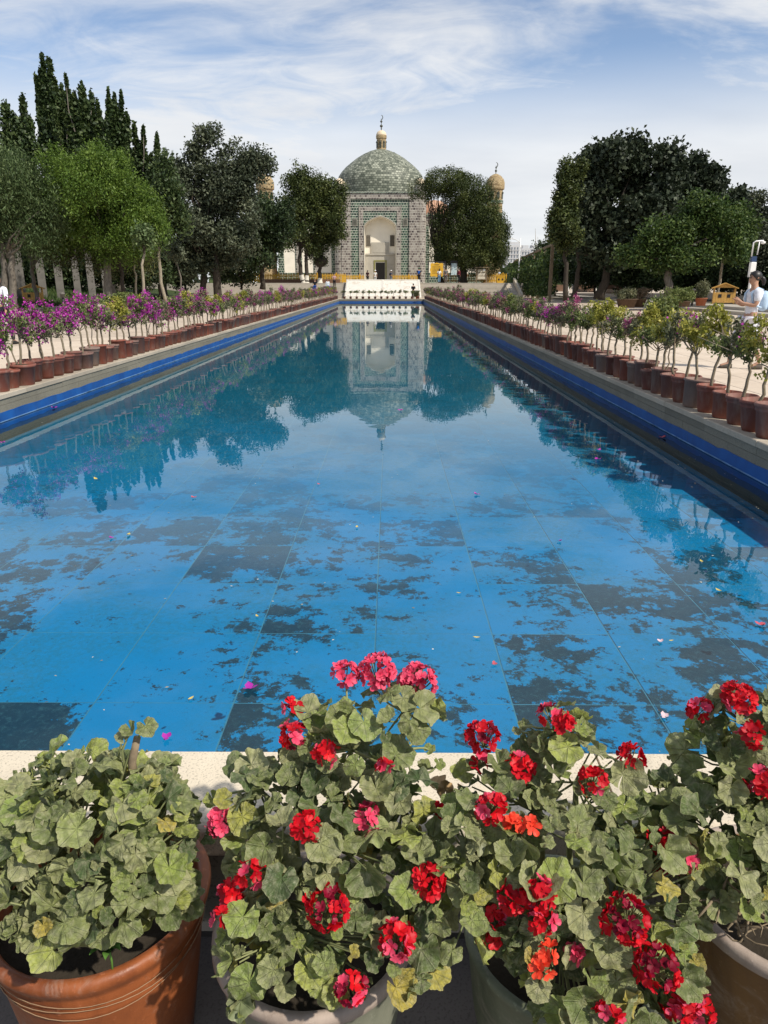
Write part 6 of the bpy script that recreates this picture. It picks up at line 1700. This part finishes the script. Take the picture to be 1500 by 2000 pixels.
        for q, dv, kd in fl_list:
            s_ = fr_r * g.uniform(.85, 1.25) * (.72 if kd == 'dark' else 1)
            nv = dv + g.normal(size=3) * .22
            link('floret', FL[kd][g.integers(4)], ho, q, frame(nv, g.normal(size=3)), (s_, s_, s_))
    for s_ in smb: s_.obj('stem', M['gstem'], root, True, loc=o)
    return root, pl
def glazed(name, c, c2, rough=0.35, streak=True):
    t = NT(name); p = t.objc(); mp_ = t.n('ShaderNodeMapping', {'Vector': p, 'Scale': (1, 1, .3)}).outputs[0]
    f = t.noise(7, 8, .65, .8, mp_); f2 = t.noise(60, 4, .6, 0, p)
    cc = t.ramp(f, [(.3, c2), (.55, c), (.8, tuple(x * 1.25 for x in c))])
    cc = t.mix(t.math('MULTIPLY', t.step(f2, .60, .72), .4), cc, tuple(min(1, x * 1.8 + .05) for x in c))
    bloom = t.step(t.noise(9, 9, .75, 1.0, p), .52, .70)
    cc = t.mix(t.math('MULTIPLY', bloom, .32), cc, (.40, .34, .28))
    cc = t.mix(t.math('MULTIPLY', t.step(t.noise(22, 8, .8, .6, mp_), .60, .66), .45), cc, tuple(x * .35 for x in c))
    return t.done(t.pbsdf(cc, t.step(f, .3, .8, rough, rough + .25), .4, t.bump(f2, .3, .004)))
M['pot_red'] = glazed('red_brown_glaze', (0.26, 0.075, 0.022), (0.13, 0.035, 0.012), .38)
M['pot_green'] = glazed('grey_green_glaze', (0.20, 0.205, 0.15), (0.12, 0.13, 0.09), .45)
M['pot_green2'] = glazed('green_glaze', (0.135, 0.15, 0.095), (0.07, 0.085, 0.05), .45)
M['pot_brown'] = glazed('amber_brown_glaze', (0.17, 0.09, 0.03), (0.09, 0.045, 0.018), .4)
M['rimclay'] = glazed('pale_clay_rim', (0.36, 0.29, 0.24), (0.24, 0.18, 0.14), .6)
prof_red = [(0, .02), (.70, 0), (.74, .01), (.86, .45), (.93, .74), (.945, .77), (.935, .785), (.955, .81), (.945, .825), (.965, .85), (.955, .862), (.985, .90), (1.03, .94), (1.045, .97), (1.02, 1.0), (.95, 1.0), (.915, .975), (.90, .90), (.88, .6), (0, .6)]
prof_b = [(0, .02), (.66, 0), (.72, .02), (.90, .45), (.97, .80), (1.0, .93), (1.03, .955), (1.035, .985), (1.01, 1.0), (.96, 1.0), (.93, .97), (.91, .85), (.88, .6), (0, .6)]
def pot_at(px, py, z=0.0):
    d = ray(px, py); t_ = (CAMZ - z) / -d.z; return (d.x * t_, d.y * t_)
PH = -ZN - 0.012
c1 = pot_at(194, 1735, 0.075); c2 = pot_at(612, 1808, .03); c3 = pot_at(1105, 1815, .03); c4 = pot_at(1535, 1752, .05)
g1, p1 = geranium('flowerless leafy geranium in red brown glazed pot at the left', '', c1, .243, PH + .075, M['pot_red'],
    [(180, 1640, 165, 150, 1.27, 140), (75, 1640, 105, 120, 1.28, 100), (290, 1640, 85, 120, 1.24, 100), (140, 1560, 110, 85, 1.36, 110), (265, 1560, 95, 70, 1.38, 90), (200, 1735, 110, 80, 1.16, 90), (100, 1765, 85, 62, 1.14, 65), (140, 1815, 50, 45, 1.10, 45), (325, 1745, 50, 60, 1.20, 50)],
    [], 290, 501, prof_red, [(255, 1425, 1.34, .022), (285, 1418, 1.34, .028), (240, 1440, 1.33, .020)], 1.04)
g2_, p2 = geranium('tall geranium with pink topmost flowers in grey green pot, left of centre', '', c2, .216, PH + .03, M['pot_green'],
    [(610, 1680, 150, 150, 1.22, 140), (640, 1560, 130, 110, 1.32, 120), (700, 1440, 90, 80, 1.34, 90), (760, 1385, 80, 45, 1.35, 70), (515, 1555, 82, 62, 1.30, 80), (530, 1725, 82, 100, 1.17, 90), (760, 1560, 80, 90, 1.30, 90), (760, 1730, 115, 130, 1.18, 110), (640, 1830, 150, 90, 1.10, 100), (780, 1860, 80, 70, 1.08, 70), (490, 1850, 50, 90, 1.06, 50), (600, 1430, 45, 45, 1.36, 50), (480, 1940, 30, 50, 1.03, 30)],
    [(675, 1314, 27, 'pink', 'up'), (735, 1308, 40, 'pink', 'up'), (815, 1328, 42, 'pink', 'up'), (568, 1383, 15, 'red'), (570, 1435, 27, 'mix'), (635, 1470, 24, 'red'), (752, 1494, 11, 'red'), (430, 1607, 27, 'pink'), (598, 1612, 26, 'red'), (718, 1597, 26, 'pink'),
     (490, 1705, 24, 'red'), (450, 1745, 22, 'red'), (430, 1790, 15, 'red'), (638, 1770, 44, 'redark'), (838, 1720, 32, 'red'), (775, 1833, 36, 'red'), (685, 1930, 30, 'mix'), (853, 1583, 9, 'red')],
    296, 502, prof_b, [(838, 1465, 1.36, .016), (815, 1443, 1.36, .018), (858, 1490, 1.36, .017), (850, 1390, 1.36, .034), (415, 1560, 1.32, .024), (405, 1630, 1.28, .026)], 1.0)
g3, p3 = geranium('spreading geranium with many red flowers in green pot, right of centre', '', c3, .222, PH + .03, M['pot_green2'],
    [(1080, 1690, 165, 130, 1.20, 140), (1000, 1570, 110, 80, 1.30, 110), (1110, 1540, 110, 90, 1.32, 110), (930, 1660, 100, 100, 1.20, 100), (1090, 1430, 60, 50, 1.36, 60), (1230, 1700, 110, 110, 1.20, 110), (1220, 1840, 120, 120, 1.10, 110), (1060, 1800, 100, 70, 1.12, 80), (880, 1760, 70, 100, 1.12, 80), (1050, 1870, 60, 50, 1.05, 50), (1160, 1950, 120, 80, 1.03, 90), (1290, 1900, 60, 90, 1.08, 60), (985, 1500, 50, 40, 1.34, 50)],
    [(942, 1437, 36, 'redark'), (940, 1487, 17, 'red'), (1018, 1498, 28, 'red'), (1072, 1392, 22, 'mix'), (1098, 1413, 20, 'red'), (958, 1575, 30, 'red'), (1162, 1524, 25, 'red'), (1235, 1478, 25, 'red', 'up'), (1002, 1612, 11, 'orange'), (1035, 1612, 13, 'orange'),
     (1052, 1750, 34, 'mix'), (1000, 1755, 24, 'red'), (1058, 1795, 26, 'red'), (962, 1788, 24, 'red'), (955, 1832, 20, 'red'), (1222, 1795, 48, 'redark'), (1072, 1862, 16, 'orange'), (1058, 1890, 18, 'orange'), (1285, 1890, 46, 'redark'), (1325, 1955, 36, 'red'), (1365, 1972, 32, 'red'), (1190, 1985, 26, 'red'), (1122, 1862, 10, 'pink')],
    298, 503, prof_b, [(1140, 1400, 1.38, .022), (1150, 1425, 1.38, .018), (1008, 1428, 1.36, .013), (1020, 1420, 1.36, .012)], .98)
g4, p4 = geranium('geranium in amber brown pot with pale rim at the right edge', '', c4, .225, PH + .05, M['pot_brown'],
    [(1430, 1500, 90, 90, 1.36, 90), (1470, 1420, 85, 60, 1.38, 80), (1380, 1600, 105, 90, 1.30, 100), (1490, 1600, 110, 100, 1.30, 110), (1440, 1700, 100, 80, 1.22, 90), (1300, 1600, 70, 60, 1.32, 70), (1540, 1500, 90, 110, 1.36, 100), (1550, 1690, 80, 80, 1.25, 80)],
    [(1445, 1362, 36, 'red', 'up'), (1365, 1383, 24, 'red', 'up'), (1468, 1435, 24, 'red'), (1490, 1525, 32, 'mix'), (1300, 1645, 32, 'red'), (1335, 1675, 28, 'pink'), (1290, 1705, 8, 'red')],
    230, 504, prof_b, [(1360, 1800, 1.16, .05), (1395, 1740, 1.18, .05)], 1.1)
# pale rim of the last pot
PH4 = PH + .05
V, F = lathe([(.225 * .94, PH4 * .985), (.225 * .95, PH4 * 1.012), (.225 * 1.0, PH4 * 1.02), (.225 * 1.045, PH4 * 1.005), (.225 * 1.05, PH4 * .95), (.225 * 1.0, PH4 * .93)], 56)
link('rim', mesh('rim', V, F, M['rimclay'], True), g4)
V, F = lathe([(.216 * .94, (PH + .03) * .985), (.216 * .95, (PH + .03) * 1.012), (.216 * 1.0, (PH + .03) * 1.02), (.216 * 1.045, (PH + .03) * 1.005), (.216 * 1.05, (PH + .03) * .95), (.216 * 1.0, (PH + .03) * .93)], 56)
link('rim', mesh('rim', V, F, M['rimclay'], True), g2_)
# scratched lines round the red pot
m = MB()
for zf, ph_ in ((.80, 0), (.845, 1.3), (.76, 2.1)):
    pts = []
    for k in range(49):
        a = 2 * math.pi * k / 48; z = (PH + .075) * (zf + .012 * math.sin(3 * a + ph_)); r = .243 * (.955 + (zf - .8) * .35) + .002
        pts.append((r * math.cos(a), r * math.sin(a), z))
    m.tube(pts, .0010, 4, False)
m.obj('incised_line', plain('incised_clay', (0.30, 0.19, 0.11), 0.8), g1, True)
# stalk that rises above the left plant
a = P(262, 1530, 1.33); b2 = P(268, 1440, 1.34)
MB().tube([a, P(258, 1490, 1.335), b2], [.010, .009, .008], 8).obj('stem', M['gstem_old'], g1, True, loc=-g1.location)
# dried stems in the right pot
g = np.random.default_rng(8); m = MB()
for k in range(34):
    a = np.array(P(1440 + g.normal() * 25, 1775 + g.normal() * 18, 1.16)); m.tube(limb_pts(a, a + g.normal(size=3) * np.array((.05, .04, .03)), g, 4, .3), [.003, .003, .0025, .002, .001], 5)
m.tube(limb_pts(P(1322, 1745, 1.2), P(1385, 1727, 1.2), g, 3, .03), .006, 7)
m.tube(limb_pts(P(1360, 1760, 1.19), P(1440, 1800, 1.15), g, 4, .06), .004, 6)
m.obj('dried_stem', M['gstem_old'], g4, True, loc=-g4.location)
# dry curled leaf between the middle plants
M['dryleaf'] = plain('dry_leaf', (0.46, 0.32, 0.17), 0.85, 0.2, 0.2, 30)
for i, (px, py) in enumerate(((870, 1545), (895, 1552), (848, 1540), (885, 1578))):
    me = GL[i + 2].copy(); me.materials.clear(); me.materials.append(M['dryleaf'])
    link('dry_leaf', me, g3, P(px, py, 1.40) - g3.location, (1.1 + i, .7 * i, 2.0 * i), (.024, .026, .04))
# seedling in the left pot
wd = empty('weed_seedling', P(214, 1862, 1.12), 0, 'small fresh green weed growing in the red brown pot', 'weed')
M['weed'] = plain('weed_leaf', (0.09, 0.20, 0.035), 0.55, 0.3, 0.15, 20)
for k in range(8):
    a = 2 * math.pi * k / 8 + .2; L = .042 if k % 2 else .034; V, F = [], []
    for i in range(7):
        s = i / 6; w_ = .0085 * math.sin(math.pi * (.08 + .9 * s)) ; r = L * s; z = .02 * math.sin(s * 2.2) + (.018 if k % 2 else .004)
        for q in (-1, 0, 1): V.append((r * math.cos(a) - q * w_ * math.sin(a), r * math.sin(a) + q * w_ * math.cos(a), z + .002 * abs(q)))
    for i in range(6):
        for q in range(2): F.append((3 * i + q, 3 * i + q + 1, 3 * i + q + 4, 3 * i + q + 3))
    link('leaf', mesh('leaf', V, F, M['weed'], True), wd)
MB().tube([(0, 0, -.07), (.002, 0, -.02), (0, 0, .02)], .0022, 6).obj('stem', M['weed'], wd, True)

# ------------------------------------------------------------------ petals and leaves floating on the water
def water_pt(px, py):
    d = ray(px, py); t_ = (CAMZ - ZW - .004) / -d.z; return Vector((d.x * t_, d.y * t_, ZW + .006))
FM = {'magenta': plain('floating_bract', (0.34, 0.02, 0.30), .6, .3, .2, 40), 'yellow': plain('floating_leaf', (0.50, 0.40, 0.10), .7, .3, .2, 40), 'pale': plain('floating_pale_petal', (0.62, 0.45, 0.48), .7, .3, .2, 40), 'red': plain('floating_red_petal', (0.45, 0.08, 0.10), .6, .3, .2, 40)}
def floater_mesh(kind, seed):
    g = np.random.default_rng(seed); V, F = [], []
    if kind in ('magenta', 'red', 'pale'):
        for k in range(3):                                   # three papery bracts
            a = 2 * math.pi * k / 3 + g.normal() * .3; b = len(V)
            for i, (s, w) in enumerate(((0, .08), (.35, .5), (.75, .5), (1.1, .05))):
                for q in (-1, 0, 1):
                    V.append((s * math.cos(a) - q * w * math.sin(a), s * math.sin(a) + q * w * math.cos(a), .10 * s + .18 * abs(q) * w + .45 * s * s * g.uniform(.3, 1)))
            for i in range(3):
                for q in range(2): F.append((b + 3 * i + q, b + 3 * i + q + 1, b + 3 * i + q + 4, b + 3 * i + q + 3))
    else:
        for i in range(6):
            s = -1 + 2 * i / 5; w = .42 * math.cos(s * 1.5)
            for q in (-1, 0, 1): V.append((s, q * w, .06 + .16 * s * s + .12 * abs(q)))
        for i in range(5):
            for q in range(2): F.append((3 * i + q, 3 * i + q + 1, 3 * i + q + 4, 3 * i + q + 3))
    return mesh('floating_petal', V, F, FM[kind], True)
FLM = {k: [floater_mesh(k, 700 + i) for i in range(3)] for k in FM}
named = [(490, 1345, 16, 'magenta', 'large magenta bract floating left of the pink flower heads'), (326, 1442, 11, 'magenta', 'purple bract floating above the left geranium'), (217, 1051, 5, 'magenta', 'dark magenta bract floating at the left of the pool'),
         (931, 966, 6, 'magenta', 'magenta bract floating right of the pool centre seam'), (1093, 1057, 5, 'magenta', 'magenta bract floating near the middle of the right half of the pool'), (1167, 898, 7, 'magenta', 'magenta bract floating beside the reflected right trees'), (1171, 879, 4, 'magenta', 'small magenta bract just beyond the one by the reflected trees'),
         (378, 972, 5, 'red', 'tiny dark red petal floating left of the dome reflection'), (622, 946, 3, 'red', 'tiny dark red petal floating near the pool middle'), (782, 802, 5, 'magenta', 'magenta bract floating at the reflected dome'), (1297, 1400, 9, 'pale', 'pale pink petal floating left of the right edge geranium'), (965, 1297, 6, 'red', 'red petal floating above the right of centre geranium'),
         (1485, 1221, 10, 'red', 'red petal floating at the right edge of the pool'), (1290, 1253, 6, 'pale', 'pale petal floating on the dark patch at right'), (931, 1246, 7, 'yellow', 'yellow leaf floating below the right dark patch edge'), (251, 1045, 8, 'yellow', 'pale long leaf floating beside the dark magenta bract at left'),
         (373, 1365, 7, 'yellow', 'brown yellow leaf floating low at the left'), (697, 1030, 6, 'yellow', 'yellow leaf floating left of the centre seam'), (896, 1159, 5, 'yellow', 'small yellow leaf floating right of the centre seam'), (1370, 1097, 6, 'yellow', 'yellow leaf floating under the reflected right stems'), (1403, 1154, 8, 'yellow', 'yellow leaf floating near the right edge of the pool'),
         (502, 1204, 6, 'yellow', 'thin yellow leaf floating on the large dark patch'), (187, 936, 7, 'yellow', 'pale leaf floating beneath the reflected left trees'), (1311, 1252, 5, 'yellow', 'small yellow leaf beside the pale petal at right'), (5, 865, 5, 'magenta', 'magenta bract floating at the left edge of the pool'), (1295, 855, 7, 'red', 'red petal floating beside the right pool wall'), (106, 797, 6, 'magenta', 'magenta bract resting against the left waterline')]
g = np.random.default_rng(77)
for px, py, rp, kind, lab in named:
    w_ = water_pt(px, py); dep = w_.y * .953 + (CAMZ - ZW) * .302; s_ = max(.012, rp * dep / FOC)
    o_ = link('floating_petal' if kind != 'yellow' else 'floating_leaf', FLM[kind][g.integers(3)], None, w_, (g.normal() * .08, g.normal() * .08, g.uniform(0, 6.28)), (s_, s_, s_))
    tag(o_, lab, 'petal' if kind != 'yellow' else 'leaf', 'petals and leaves floating on the pool')
# specks of dust and seeds drifting on the water
n = 1500
xx = g.uniform(XL + .05, XR - .05, n); yy = Y0 + .1 + (g.random(n) ** 1.8) * 26
side = g.random(n) < .45; xx = np.where(side, XR - np.abs(g.normal(size=n)) * .5 - .03, xx)
C = np.stack([np.clip(xx, XL + .03, XR - .03), yy, np.full(n, ZW + .004)], 1)
a = g.uniform(0, 6.28, n); L = g.uniform(.002, .009, n) * (1 + yy * .05); Wd = L * g.uniform(.3, .8, n)
U = np.stack([np.cos(a), np.sin(a), 0 * a], 1) * L[:, None]; W_ = np.stack([-np.sin(a), np.cos(a), 0 * a], 1) * Wd[:, None]
V = np.stack([C + U, C + W_ + np.array((0, 0, .001)), C - U, C - W_ + np.array((0, 0, .001))], 1).reshape(-1, 3)
SM = leafmat('drifting_specks', [(0, (.02, .02, .015)), (.45, (.10, .08, .05)), (.7, (.35, .32, .22)), (1, (.65, .62, .55))], .1)
tag(link('drifting_specks', mesh('drifting_specks', V, np.arange(4 * n).reshape(n, 4), SM, tint=np.repeat(g.random(n), 4))), 'tiny specks of dust and seed drifting on the water', 'debris', kind='stuff')
